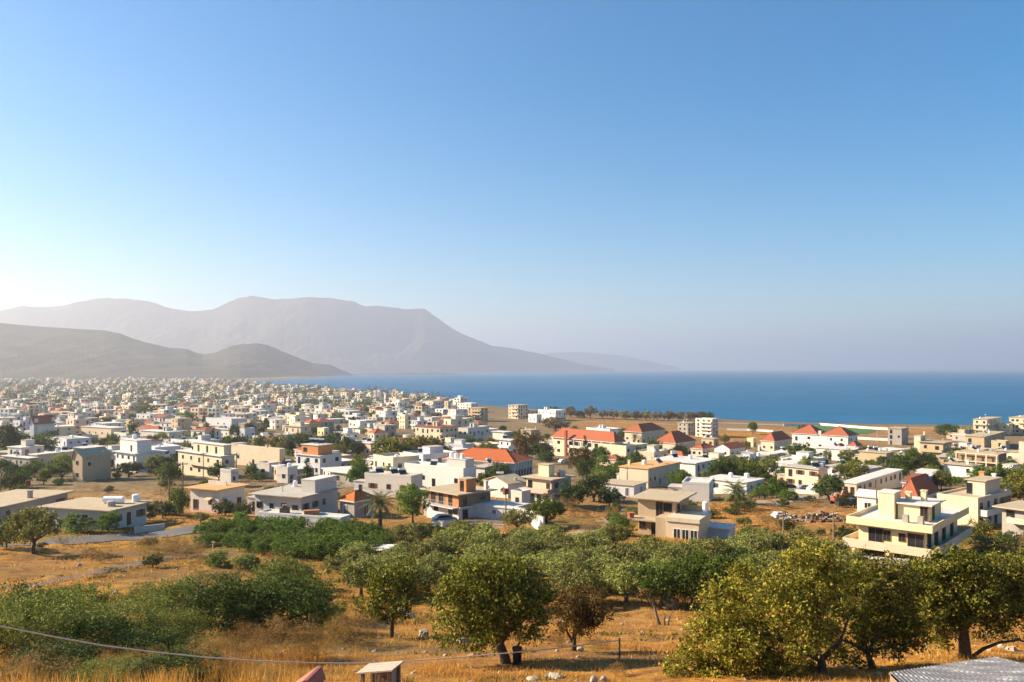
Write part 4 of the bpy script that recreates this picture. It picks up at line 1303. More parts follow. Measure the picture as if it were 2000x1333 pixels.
PT = {
    'olive': proto('olive', range(1, 9), 5200, 0.105, L_OLIVE, BARK, 0.09, .5, n=16, rz=.62, cz=1.0, sub=.40, low=-0.7, clump=30, aspect=.42),
    'broad': proto('broad', range(11, 16), 4800, 0.11, L_GREEN, BARK, 0.08, .45, n=18, rz=.8, cz=1.0, sub=.40, low=-0.8),
    'dark': proto('dark', range(21, 25), 4800, 0.11, L_DARK, BARK, 0.08, .45, n=18, rz=.8, cz=1.0, sub=.40, low=-0.8),
    'lime': proto('lime', range(31, 34), 4800, 0.10, L_LIME, BARK, 0.07, .5, n=15, rz=.85, cz=1.0, sub=.38, low=-0.8),
    'gold': proto('gold', range(36, 39), 4800, 0.10, L_FIG, BARK, 0.07, .45, n=18, rz=.8, cz=1.0, sub=.38, low=-0.8),
    'rust': proto('rust', range(41, 43), 4800, 0.10, L_RUST, BARK, 0.07, .6, n=13, rz=.85, cz=1.0, sub=.38, low=-0.8),
    'tam': proto('tam', range(46, 49), 3200, 0.13, L_TAM, BARK, 0.06, .4, n=14, rz=.75, cz=0.95, sub=.42, low=-0.9),
    'bush': proto('bush', range(51, 56), 3200, 0.11, L_DARK, BARK, 0.06, .3, n=14, rz=.75, cz=.72, sub=.42, low=-.8),
    'limebush': proto('limebush', range(57, 60), 3200, 0.12, L_LIME, BARK, 0.05, .3, n=14, rz=.72, cz=.7, sub=.42, low=-.8),
    'citrus': proto('citrus', range(61, 66), 3600, 0.115, L_GREEN, BARK, 0.06, .3, n=14, rz=.75, cz=.78, sub=.42, low=-.8),
    'dry': proto('dry', range(71, 75), 1900, 0.10, L_DRY, BARK, 0.03, .2, n=12, rz=.7, cz=.6, sub=.45, low=-.8, aspect=.22, up=.6),
    'nearolive': proto('nearolive', range(91, 94), 11000, 0.05, L_OLIVE2, BARK, 0.06, .35, n=20, rz=.62, cz=.95, sub=.36, low=-.7, clump=34, aspect=.36),
    'nearbush': proto('nearbush', range(95, 98), 11000, 0.055, L_DARK2, BARK, 0.05, .3, n=22, rz=.75, cz=.72, sub=.36, low=-.85),
    'nearlime': proto('nearlime', range(106, 109), 9500, 0.055, L_LIME2, BARK, 0.05, .3, n=20, rz=.75, cz=.72, sub=.36, low=-.85),
    'neardry': proto('neardry', range(101, 104), 8000, 0.055, L_DRY, BARK, 0.02, .2, n=18, rz=.7, cz=.58, sub=.38, low=-.85, aspect=.18, up=.6),
    'cyp': proto('cyp', range(81, 82), 2200, 0.2, L_DARK, BARK, 0.12, .3, n=16, rx=.75, rz=2.6, cz=2.75, sub=.36, low=-.95, up=.5),
}
HGT = {'olive': 1.75, 'broad': 1.9, 'dark': 1.9, 'lime': 1.9, 'gold': 1.9, 'rust': 1.9, 'tam': 1.75, 'bush': 1.5, 'limebush': 1.45, 'citrus': 1.6, 'dry': 1.35, 'nearolive': 1.6, 'nearbush': 1.5, 'nearlime': 1.5, 'neardry': 1.3, 'cyp': 5.4}
NAMEK = {'olive': "olive_tree", 'broad': "broadleaf_tree", 'dark': "evergreen_tree", 'lime': "green_tree", 'gold': "yellowing_tree", 'rust': "russet_tree", 'tam': "tamarisk_tree", 'bush': "bush",
         'limebush': "bush", 'citrus': "citrus_tree", 'dry': "dry_shrub", 'neardry': "dry_shrub", 'nearbush': "bush", 'nearlime': "bush", 'nearolive': "olive_tree", 'cyp': "cypress_tree"}
CATK = {'bush': "bush", 'limebush': "bush", 'dry': "shrub", 'neardry': "shrub", 'nearbush': "bush", 'nearlime': "bush"}
TREES = []
trnd = random.Random(77)


def plant(kind, p, w, hh, label=None, group=None, seed=None):
    """w, hh in metres"""
    cm, tm = PT[kind][trnd.randrange(len(PT[kind]))]
    o = empty(NAMEK[kind], p, trnd.uniform(0, 6.28))
    s = w / (1.5 if kind == 'cyp' else 2.1)
    o.scale = (s, s * trnd.uniform(.92, 1.08), hh / HGT[kind])
    tag(o, label, CATK.get(kind, "tree"), group, "thing")
    link("crown", cm, None, o); link("trunk", tm, None, o)
    TREES.append([o, kind, w, hh, label])
    return o


def tpx(kind, px, pyb, wpx, hpx, label=None, group=None):
    p = hit(px, pyb)
    k = p.y / F
    return plant(kind, p, wpx * k, hpx * k, label, group)


# trees and bushes one can tell apart, read off the photograph: foot x, foot y, width, height in photo pixels
for row in (
    ('gold', 768, 925, 92, 78, "tallest green tree, yellowish on its sunny side, left of the red roofed hall"),
    ('rust', 832, 922, 100, 64, "broad olive brown tree beside the tallest green tree"),
    ('gold', 812, 900, 60, 50, "yellow green treetop just below the cream four storey block"),
    ('rust', 1030, 898, 66, 54, "brownish green tree left of the long red roofed school"),
    ('dark', 1058, 902, 44, 42, "dark tree in the shade of the brownish green tree"),
    ('rust', 1136, 930, 58, 56, "round orange brown tree below the red roofed school"),
    ('citrus', 1182, 946, 64, 38, "wide dense green bush left of the blank cream house"),
    ('dark', 1118, 992, 62, 50, "dark green tree right of the yellow and grey house"),
    ('dark', 1160, 980, 62, 52, "dark leafy tree before the low grey concrete shed"),
    ('broad', 1190, 990, 44, 40, "small tree beside the low grey concrete shed"),
    ('lime', 1068, 1032, 80, 62, "tall bright green bushy tree behind the white garden wall"),
    ('lime', 806, 1022, 72, 80, "fresh green tree before the brown two storey house"),
    ('broad', 700, 958, 46, 60, "slim green tree beside the tall palm"),
    ('gold', 700, 925, 36, 38, "yellow green tree left of the tall palm"),
    ('broad', 1562, 912, 62, 48, "round green tree before the white double roofed building"),
    ('gold', 1616, 908, 18, 32, "narrow yellowish tree before the white bungalow"),
    ('gold', 1654, 906, 32, 30, "loose yellow green tree at the end of the white bungalow"),
    ('gold', 1662, 942, 66, 44, "broad yellow green tree beside the cream house with a pink end"),
    ('dark', 1460, 928, 66, 36, "dark tree clump behind the orchard, left of the pale tiled roof"),
    ('broad', 1420, 930, 44, 40, "green tree behind the white house with two roof tanks"),
    ('citrus', 1528, 950, 52, 28, "bright green bush left of the parked cars"),
    ('citrus', 1560, 952, 40, 24, "dark green bush overhanging the parked cars"),
    ('bush', 1505, 965, 50, 24, "low green bush at the dirt road's edge"),
    ('broad', 1760, 930, 42, 48, "green tree left of the tan house with the stair tower"),
    ('dark', 1800, 925, 70, 40, "wide dark tree below the tan house with the stair tower"),
    ('gold', 1838, 960, 44, 42, "yellow green tree behind the framed tile panel house"),
    ('broad', 1940, 962, 96, 52, "large dense tree below the unfinished concrete frame"),
    ('dark', 1985, 968, 60, 56, "dark tree beside the picture's right edge above the grey house"),
    ('gold', 1912, 1056, 56, 40, "feathery green tree beside the large white house"),
    ('limebush', 1968, 1066, 50, 26, "light green bush in the shaded garden at the right edge"),
    ('bush', 1930, 1075, 60, 22, "low green bush in the shaded garden"),
    ('cyp', 260, 866, 20, 42, "single dark pointed cypress tree"),
    ('dark', 18, 890, 66, 62, "dark tree at the picture's left edge"),
    ('broad', 70, 890, 84, 44, "dull green tree in front of the church"),
    ('lime', 66, 932, 38, 34, "light green tree below the bulging white roof tank"),
    ('broad', 122, 938, 70, 38, "wide green tree left of the beige gable house"),
    ('dark', 20, 962, 50, 40, "grey green bushy tree at the left edge above the long roof"),
    ('bush', 45, 968, 44, 22, "low bush beside the post with the rusty box"),
    ('dark', 252, 932, 60, 30, "dark bush under the villa with the roof tower"),
    ('dark', 318, 936, 66, 44, "big dark tree right of the villa with the roof tower"),
    ('dark', 345, 925, 40, 40, "dark tree between the tower villa and the cream three storey house"),
    ('olive', 66, 1082, 96, 96, "large olive green tree before the low house with water tanks"),
    ('bush', 12, 1070, 60, 60, "dark bush at the left edge beside the road"),
    ('limebush', 148, 1042, 74, 32, "yellow green vine covered pergola beside the low house"),
    ('citrus', 212, 1040, 46, 40, "green bush with pale flowers at the front wall of the low house"),
    ('bush', 282, 1020, 60, 42, "dark hedge bush at the shaded end of the low house"),
    ('bush', 318, 1014, 44, 36, "dark bush between the low house and the yellow green bush"),
    ('limebush', 350, 1008, 40, 52, "yellow green bush beside the utility pole"),
    ('bush', 440, 1008, 48, 30, "dark clipped hedge at the corner of the orange roofed house"),
    ('bush', 476, 1010, 40, 28, "dark hedge at the shaded side of the orange roofed house"),
    ('limebush', 470, 1022, 34, 22, "small bright bush before the dark clipped hedge"),
    ('citrus', 404, 955, 30, 18, "round plant on the roof edge of the orange roofed house"),
    ('lime', 285, 814, 40, 28, "pale green tree right of the hip roofed house in the haze"),
    ('lime', 365, 832, 44, 30, "hazy light green tree in the middle of town"),
    ('dark', 572, 832, 30, 26, "dark round tree below the cream bell tower"),
    ('dark', 520, 842, 14, 26, "small dark pointed tree among white roofs"),
    ('broad', 640, 1098, 76, 50, "bright round green tree at the front corner of the orchard"),
    ('broad', 690, 1092, 70, 44, "second round tree at the front edge of the orchard, less bright"),
    ('limebush', 425, 1108, 54, 26, "yellow green vine bush at the field's edge"),
    ('limebush', 478, 1110, 56, 24, "leafy vine bush beside the first at the field's edge"),
    ('olive', 560, 1155, 110, 60, "pale olive green bush at the end of the dry field"),
    ('olive', 705, 1166, 96, 78, "grey green round olive tree at the left end of the grove"),
    ('broad', 845, 1058, 56, 36, "bright bush below the brown two storey house"),
    ('gold', 900, 1050, 60, 34, "yellow green bush before the bluish shed roof"),
    ('olive', 1010, 1040, 64, 44, "olive tree before the white garden wall"),
    ('lime', 1205, 1048, 46, 48, "bright green leafy bush left of the tan house"),
    ('broad', 728, 1094, 54, 38, "round green tree hiding the left end of the white sheet canopy"),
    ('gold', 790, 1106, 60, 40, "yellowish tree in front of the white sheet canopy"),
    ('bush', 1480, 1062, 60, 30, "dark bush before the scrap heap field"),
    ('dry', 1480, 1010, 40, 20, "golden dry bush in the field right of the tan house"),
    ('dry', 1515, 1020, 46, 22, "golden bush left of the scrap heap"),
    ('bush', 1385, 1012, 40, 18, "low dark shrub in the grass right of the tan house"),
    ('bush', 1430, 1005, 34, 14, "low dark shrub beside the golden dry bush"),
    ('broad', 1342, 1000, 46, 24, "green shrub on the terrace of the tan house"),
    ('bush', 1650, 1060, 50, 34, "dark bush against the left corner of the yellow villa"),
):
    tpx(*row)

# shore trees
SHT = "tamarisk trees in a row along the shore"
for i, (x, y, w, hh) in enumerate(((1115, 812, 24, 17), (1133, 815, 18, 12), (1153, 814, 26, 20), (1178, 815, 20, 13), (1198, 815, 22, 14), (1222, 816, 24, 13), (1243, 817, 20, 13), (1262, 817, 22, 13), (1284, 818, 22, 14), (1306, 818, 24, 14),
                                   (1328, 818, 22, 13), (1348, 819, 24, 14), (1366, 819, 22, 14), (1382, 820, 24, 15))):
    o = tpx('dark' if i in (1, 13) else 'tam', x, y + 4, w * 1.12, hh + 4.5, None, SHT)
    o["label"] = {0: "first shore tree right of the white shore house, purplish brown", 1: "small dark tree beside the purplish brown shore tree", 2: "tallest tree by the shore, standing alone",
                  13: "dark tree at the right end of the shore row"}.get(i, "dusty brown tamarisk tree in the close row along the shore")
tpx('dark', 1852, 856, 48, 28, "dark spreading tree by the shore left of the apartment block")
tpx('tam', 1888, 852, 26, 18, "thin brownish tree between the dark spreading tree and the apartment block")
tpx('tam', 1085, 842, 56, 26, "wide dull tree below the wide white shore house")
tpx('dark', 1076, 808, 34, 14, "dark treetop behind the wide white shore house")
tpx('dark', 1470, 832, 14, 7, "lone dark bush on the beach flat")

# belt of dark trees behind the grey and white house
for i, (x, y, w, hh) in enumerate(((505, 884, 44, 36), (540, 888, 46, 40), (572, 889, 44, 42), (604, 890, 46, 40), (640, 890, 46, 42), (672, 892, 44, 40), (695, 893, 40, 34), (470, 880, 40, 30), (590, 872, 40, 30), (655, 874, 44, 30))):
    tpx('gold' if i in (0, 1, 8) else 'dark', x, y, w, hh, "tree in the dark belt behind the grey and white house" if i not in (0, 1, 8) else "yellow green tree in the belt behind the grey and white house", "trees in the belt across the town")

# orchard
p0, ORCH = random.Random(3), []
for gy in np.arange(93, 132, 3.5):
    for gx in np.arange(-54, -10, 3.7):
        x, y = gx + p0.uniform(-1, 1), gy + p0.uniform(-1, 1)
        px, py = proj((x, y, gz(x, y)))
        if 395 < px < 770 and py > 1040 + max(0, (px - 690)) * .3 and py < 1094 + (px - 395) * .01 and not (px < 540 and py > 1088) and not (px > 640 and py > 1072 and px < 760 and py > 1090):
            if px < 480 and py > 1075: continue
            o = plant('citrus', (x, y, gz(x, y)), p0.uniform(3.4, 4.8), p0.uniform(1.9, 2.8), None, "citrus trees in the orchard")
            ORCH.append(o)
# olive grove
GROVE = []
def inpoly(px, py, poly):
    c, j = False, len(poly) - 1
    for i in range(len(poly)):
        xi, yi = poly[i]; xj, yj = poly[j]
        if (yi > py) != (yj > py) and px < (xj - xi) * (py - yi) / (yj - yi) + xi:
            c = not c
        j = i
    return c
GP = [(640, 1150), (650, 1120), (700, 1096), (730, 1108), (790, 1102), (800, 1078), (860, 1066), (960, 1062), (1100, 1070), (1200, 1068), (1300, 1082), (1440, 1072), (1500, 1066), (1580, 1085), (1640, 1110), (1660, 1190), (1500, 1200), (1440, 1160), (1340, 1150), (1240, 1186), (1160, 1200), (1080, 1185), (880, 1180), (740, 1180)]
for gy in np.arange(58, 128, 4.5):
    for gx in np.arange(-26, 50, 4.5):
        x, y = gx + p0.uniform(-1.3, 1.3), gy + p0.uniform(-1.3, 1.3)
        px, py = proj((x, y, gz(x, y)))
        if inpoly(px, py, GP) and not (1215 < px < 1445 and py < 1094):
            o = plant('olive', (x, y, gz(x, y)), p0.uniform(3.7, 5.4), p0.uniform(2.5, 3.9), None, "olive trees in the grove")
            GROVE.append(o)

# ------------------------------------------------------------------ palms
def palm(px, pyb, hpx, crown_px, label, bushy=False, seed=1):
    p = hit(px, pyb); k = p.y / F
    H, Rr = hpx * k, crown_px * k / 2
    r = random.Random(seed)
    o = empty("palm_tree", p); tag(o, label, "palm tree", None, "thing")
    ht = H - Rr * .75
    mb = MB().tube([(0, 0, -.5), (0, 0, 0), (.05, 0, ht * .5), (0, 0, ht)], [.5, .42, .3, .34] if bushy else [.32, .26, .2, .24], 9)
    mb.build("trunk", BARK, o)
    nf = 46
    V, Fc = [], []
    for i in range(nf):
        az = i * 2.39996 + r.uniform(-.2, .2)
        el0 = R(80 - 115 * (i / nf) + r.uniform(-6, 6))
        L = Rr * 1.25 * r.uniform(.85, 1.1)
        pts, pos, el = [], Vector((0, 0, ht)), el0
        for s in range(9):
            pts.append(pos.copy())
            pos = pos + Vector((math.cos(az) * math.cos(el), math.sin(az) * math.cos(el), math.sin(el))) * (L / 8)
            el -= R(9)
        for s in range(1, 9):
            d = (pts[s] - pts[s - 1]).normalized()
            sd = Vector((-math.sin(az), math.cos(az), 0))
            wl = Rr * .30 * math.sin(math.pi * (.12 + .86 * s / 9))
            for sg in (-1, 1):
                for q in range(3):
                    b = pts[s - 1].lerp(pts[s], q / 3)
                    t = b + (sd * sg * .8 + d * .75 - Vector((0, 0, .35))).normalized() * wl
                    e = b + d * (L * .03)
                    i0 = len(V)
                    V += [b, e, t]; Fc.append((i0, i0 + 1, i0 + 2))
    me = mesh_np("frond_crown", [tuple(v) for v in V], np.array(Fc))
    link("crown", me, L_PALM, o)
    TREES.append([o, 'palm', Rr * 2, H, label])


palm(742, 1034, 74, 66, "short bushy palm tree with a thick trunk below the orange tile roof", True, 4)
palm(1437, 984, 44, 56, "garden palm tree with spiky fronds before the white house", True, 6)
palm(709, 955, 52, 40, "tall palm tree with drooping fronds behind the long white house", False, 9)
palm(1240, 868, 20, 16, "small palm tree before the wide red roofed house by the field", False, 3)

# ------------------------------------------------------------------ the near slope: big trees, dark bushes, dry scrub, grass
def big_tree(name, label, foot, lobes_px, n, leaf, lm, bark, r0, stems, seed, cat="tree", clump=44, up=.25, spread=.19, fill=.07, d=None, jit=.36):
    """crown lobes given as photo pixels (x, y, radius x, radius y, nearer/farther in m); stems: list of [(px, py), ...] limbs drawn in the plane of the trunk"""
    p = on(foot[0], d) if d else hit(*foot)
    D = p.y; k = D / F
    o = empty(name, p)
    tag(o, label, cat, None, "thing")
    def loc(px, py, dy=0.0):
        return Vector(((px - CX) / F * (D + dy) - p.x, dy, EYE + (HY - py) / F * (D + dy) - p.z))
    lb = []
    for (x, y, rx, ry, dy) in lobes_px:
        c = loc(x, y, dy)
        lb.append((c.x, c.y, c.z, rx * k, (rx + ry) * .5 * k, ry * k))
    cm = crown_mesh("crown", lb, n, leaf, seed, clump, spread, up, fill=fill, jit=jit)
    link("crown", cm, lm, o)
    mb = MB()
    for st, rr in stems:
        pts = [loc(*q) for q in st]
        m = len(pts)
        mb.tube(pts, [rr * (1 - .75 * i / max(1, m - 1)) for i in range(m)], 10)
    mb.build("trunk", bark, o, smooth=True)
    TREES.append([o, 'big', 0, 0, label])
    return o


rr_ = random.Random(8)
def lob(cx, cy, rx, ry, n, s, dz=1.5):
    """n smaller lobes spread over a big oval"""
    out = []
    for i in range(n):
        a = i * 2.39996; q = math.sqrt((i + .5) / n) * .78
        out.append((cx + rx * q * math.cos(a), cy + ry * q * math.sin(a), rx * s * rr_.uniform(.8, 1.2), ry * s * rr_.uniform(.8, 1.2), rr_.uniform(-dz, dz) * (1 - q * .6)))
    return out


big_tree("fig_tree", "large round crowned tree on the golden slope with a pale leaning trunk", (988, 1297),
         lob(962, 1178, 118, 88, 22, .36, 2.0) + [(1035, 1225, 40, 34, -.5), (880, 1230, 38, 34, -.6), (930, 1255, 36, 24, -.9), (960, 1108, 60, 24, 0), (1050, 1170, 36, 40, .3)],
         23000, .15, L_FIG, BARK, .2, [([(988, 1306), (986, 1285), (975, 1255), (968, 1232), (955, 1190)], .30), ([(975, 1258), (1000, 1225), (1030, 1190)], .16), ([(970, 1240), (930, 1215), (900, 1180)], .14), ([(968, 1232), (975, 1180), (985, 1130)], .14)], 101)
big_tree("russet_tree", "small dark tree with russet leaves, right beside the large round tree", (1122, 1272),
         lob(1130, 1195, 62, 50, 14, .42, 1.1), 8500, .13, L_RUST, BARK, .12, [([(1121, 1280), (1121, 1255), (1122, 1230), (1128, 1190)], .17), ([(1121, 1258), (1108, 1235), (1100, 1205)], .09), ([(1122, 1240), (1145, 1215), (1160, 1190)], .09)], 102)
big_tree("olive_tree", "airy olive brown tree with a thin bare trunk, left of the large round tree", (765, 1247),
         lob(768, 1158, 62, 58, 15, .40, 1.2) + [(722, 1190, 34, 26, .2), (790, 1120, 34, 26, 0)], 9500, .15, L_FIG, BARK, .12, [([(764, 1252), (766, 1225), (770, 1195), (772, 1150)], .15), ([(768, 1205), (745, 1185), (725, 1180)], .07), ([(770, 1195), (795, 1165), (805, 1140)], .07)], 103)
big_tree("fig_tree", "wide green fig tree with pale bare stems before the olive grove", (1410, 1188),
         lob(1360, 1128, 104, 46, 20, .36, 2.2) + [(1290, 1140, 40, 32, 0), (1440, 1130, 44, 44, .5), (1270, 1150, 26, 20, 0)], 12500, .22, L_GREEN, BARK_PALE, .2,
         [([(1410, 1192), (1398, 1170), (1390, 1145), (1380, 1120)], .22), ([(1395, 1188), (1420, 1165), (1435, 1140)], .16), ([(1350, 1190), (1352, 1165), (1345, 1135)], .14)], 104)
big_tree("dead_tree", "bare pale leaning stem of a dead tree on the golden slope", (1290, 1221),
         [(1258, 1158, 9, 6, 0), (1250, 1164, 6, 4, 0)], 160, .14, L_DRY, BARK_PALE, .1, [([(1290, 1226), (1283, 1205), (1278, 1185), (1262, 1160), (1246, 1148)], .13), ([(1305, 1222), (1308, 1206), (1316, 1192)], .07), ([(1299, 1222), (1298, 1208), (1304, 1194)], .06), ([(1268, 1168), (1272, 1155)], .05)], 105)
# the three big trees at lower right
big_tree("almond_tree", "huge yellow green tree filling the lower right slope, nearest to the viewer", (1607, 1352),
         lob(1500, 1220, 165, 120, 34, .27, 2.2) + lob(1585, 1120, 90, 56, 12, .36, 1.6) + lob(1400, 1275, 100, 66, 12, .36, 1.3) + lob(1450, 1310, 110, 40, 8, .4, 1.2) + [(1340, 1310, 44, 30, -.3), (1580, 1082, 44, 24, 0), (1640, 1140, 40, 40, 0)],
         42000, .125, L_GOLD, BARK, .22, [([(1610, 1375), (1609, 1330), (1604, 1290), (1585, 1240), (1560, 1190)], .26), ([(1604, 1290), (1560, 1265), (1500, 1240), (1450, 1225)], .14), ([(1595, 1262), (1600, 1200), (1590, 1140)], .14), ([(1606, 1310), (1540, 1300), (1470, 1290)], .12), ([(1604, 1290), (1640, 1255), (1660, 1200)], .12)], 106, d=32.5, spread=.19, clump=52, fill=.08, jit=.4)
big_tree("almond_tree", "dark green tree with two thin forked trunks, between two larger trees", (1702, 1340),
         lob(1705, 1195, 82, 92, 22, .33, 1.6) + [(1690, 1108, 50, 30, 0), (1745, 1130, 50, 36, .2), (1640, 1240, 40, 30, .2), (1760, 1250, 44, 30, .3), (1660, 1290, 44, 26, .4), (1770, 1200, 40, 40, 0)],
         21000, .135, L_FIG, BARK, .18, [([(1712, 1362), (1708, 1320), (1698, 1285), (1690, 1258), (1672, 1205)], .17), ([(1700, 1352), (1702, 1310), (1694, 1280), (1712, 1240), (1722, 1190)], .12), ([(1694, 1275), (1660, 1255), (1630, 1248)], .09), ([(1698, 1272), (1740, 1262), (1782, 1278)], .08)], 107, d=34, spread=.19, clump=52, fill=.06, jit=.4)
big_tree("almond_tree", "broad dark tree in the lower right corner with a thick trunk and side branch", (1885, 1292),
         lob(1880, 1165, 128, 84, 30, .29, 2.2) + lob(1885, 1105, 88, 34, 10, .42, 1.4) + [(1975, 1190, 50, 46, 0), (1790, 1180, 44, 48, 0), (1830, 1240, 40, 26, .4), (1950, 1240, 44, 22, .3), (2010, 1140, 50, 50, 0), (1800, 1120, 50, 36, 0), (1960, 1105, 50, 30, 0)],
         36000, .135, L_FIG, BARK, .25, [([(1885, 1310), (1885, 1275), (1882, 1235), (1876, 1195), (1870, 1150)], .34), ([(1884, 1240), (1850, 1205), (1815, 1180)], .14), ([(1882, 1230), (1915, 1190), (1945, 1160)], .15), ([(1890, 1290), (1920, 1268), (1950, 1256), (1990, 1250), (2040, 1268)], .10)], 108, d=37, spread=.19, clump=52, fill=.06, jit=.4)

# dark bushes of the lower left
for (x, yb, w, hh, kd, lab) in (
    (70, 1300, 250, 145, 'nearolive', "dark spreading olive tree in the lower left corner with a forked trunk"),
    (-40, 1290, 200, 120, 'nearbush', "dark bush cut by the left edge of the picture"),
    (250, 1268, 230, 100, 'nearolive', "broad olive green bush beside the dark corner olive tree"),
    (150, 1228, 150, 86, 'nearlime', "mid green bush behind the corner olive tree"),
    (30, 1250, 150, 104, 'nearbush', "dense dark bush behind the trunk of the corner olive tree"),
    (190, 1290, 170, 84, 'nearbush', "dark bush right of the forked trunk in the lower left corner"),
    (335, 1278, 150, 84, 'nearolive', "olive green spreading bush in the middle of the thicket's front"),
    (410, 1205, 170, 84, 'nearolive', "dull olive bush behind the large dark bush of the thicket"),
    (490, 1222, 130, 96, 'nearbush', "dark bush between the large dark bush and the widest one"),
    (600, 1215, 110, 92, 'nearbush', "dark bush crowding the thicket's right end from behind"),
    (290, 1215, 140, 72, 'nearolive', "grey olive bush at the back of the thicket beside the dry field"),
    (80, 1225, 150, 76, 'nearbush', "dark bush at the back of the thicket near the left edge"),
    (350, 1215, 140, 84, 'nearlime', "light green bush at the edge of the dry field"),
    (440, 1248, 180, 118, 'nearbush', "large dark bush in the middle of the lower left thicket"),
    (545, 1240, 200, 112, 'nearbush', "widest dark bush at the thicket's right side"),
    (545, 1172, 140, 80, 'nearlime', "yellowish green bush rising behind the thicket"),
    (645, 1238, 84, 66, 'nearlime', "bright green bush at the right end of the thicket"),
    (300, 1290, 180, 60, 'nearbush', "low dark bush under the sagging cable"),
    (415, 1300, 150, 50, 'neardry', "grey brown dry shrub under the sagging cable"),
    (180, 1310, 130, 40, 'neardry', "low dry scrub at the foot of the corner olive tree"),
    (480, 1282, 110, 62, 'neardry', "orange brown dry shrub left of the largest dry shrub"),
    (545, 1296, 150, 84, 'neardry', "largest orange brown dry shrub before the thicket"),
    (620, 1290, 90, 56, 'neardry', "dull brown dry shrub right of the largest dry shrub"),
    (690, 1262, 110, 66, 'neardry', "brown dry shrub beside the thin bare trunk"),
    (655, 1256, 60, 50, 'neardry', "small dry shrub between thicket and brown shrub"),
    (100, 1330, 190, 70, 'nearbush', "dark weedy bush filling the very corner below the forked olive trunk"),  # more dark scrub added along the bottom edge, standing in for shade there
    (530, 1336, 120, 40, 'neardry', "tan scrub at the bottom edge left of the red kennel roof"),
    (270, 1318, 120, 46, 'neardry', "grey brown scrub between the cable and the bottom edge"),
    (60, 1345, 180, 60, 'neardry', "dark dry scrub along the bottom edge below the corner olive tree"),
    (330, 1335, 200, 56, 'nearbush', "low dark bush along the bottom edge under the cable"),
    (200, 1345, 160, 50, 'nearolive', "low grey olive shoots along the bottom edge"),
    (450, 1325, 130, 44, 'neardry', "brown scrub at the bottom edge below the largest dry shrub"),
    (1165, 1278, 60, 30, 'neardry', "low tan shrub behind the small russet tree"),
    (1090, 1262, 50, 28, 'neardry', "tan weed clump between the large round tree and the russet tree"),
    (1205, 1322, 44, 26, 'neardry', "pale weed clump beside the white stones"),
    (330, 1170, 60, 22, 'neardry', "dry weed clump at the field's edge"),
    (300, 1092, 70, 26, 'neardry', "pale orange weeds beside the road"),
    (365, 1090, 90, 34, 'neardry', "tall orange weeds at the road's bend"),
    (1150, 1042, 36, 24, 'neardry', "pinkish dry shrubs behind the grove"),
    (1175, 1040, 30, 26, 'neardry', "second pinkish dry shrub behind the grove"),
):
    tpx(kd, x, yb, w, hh, lab)

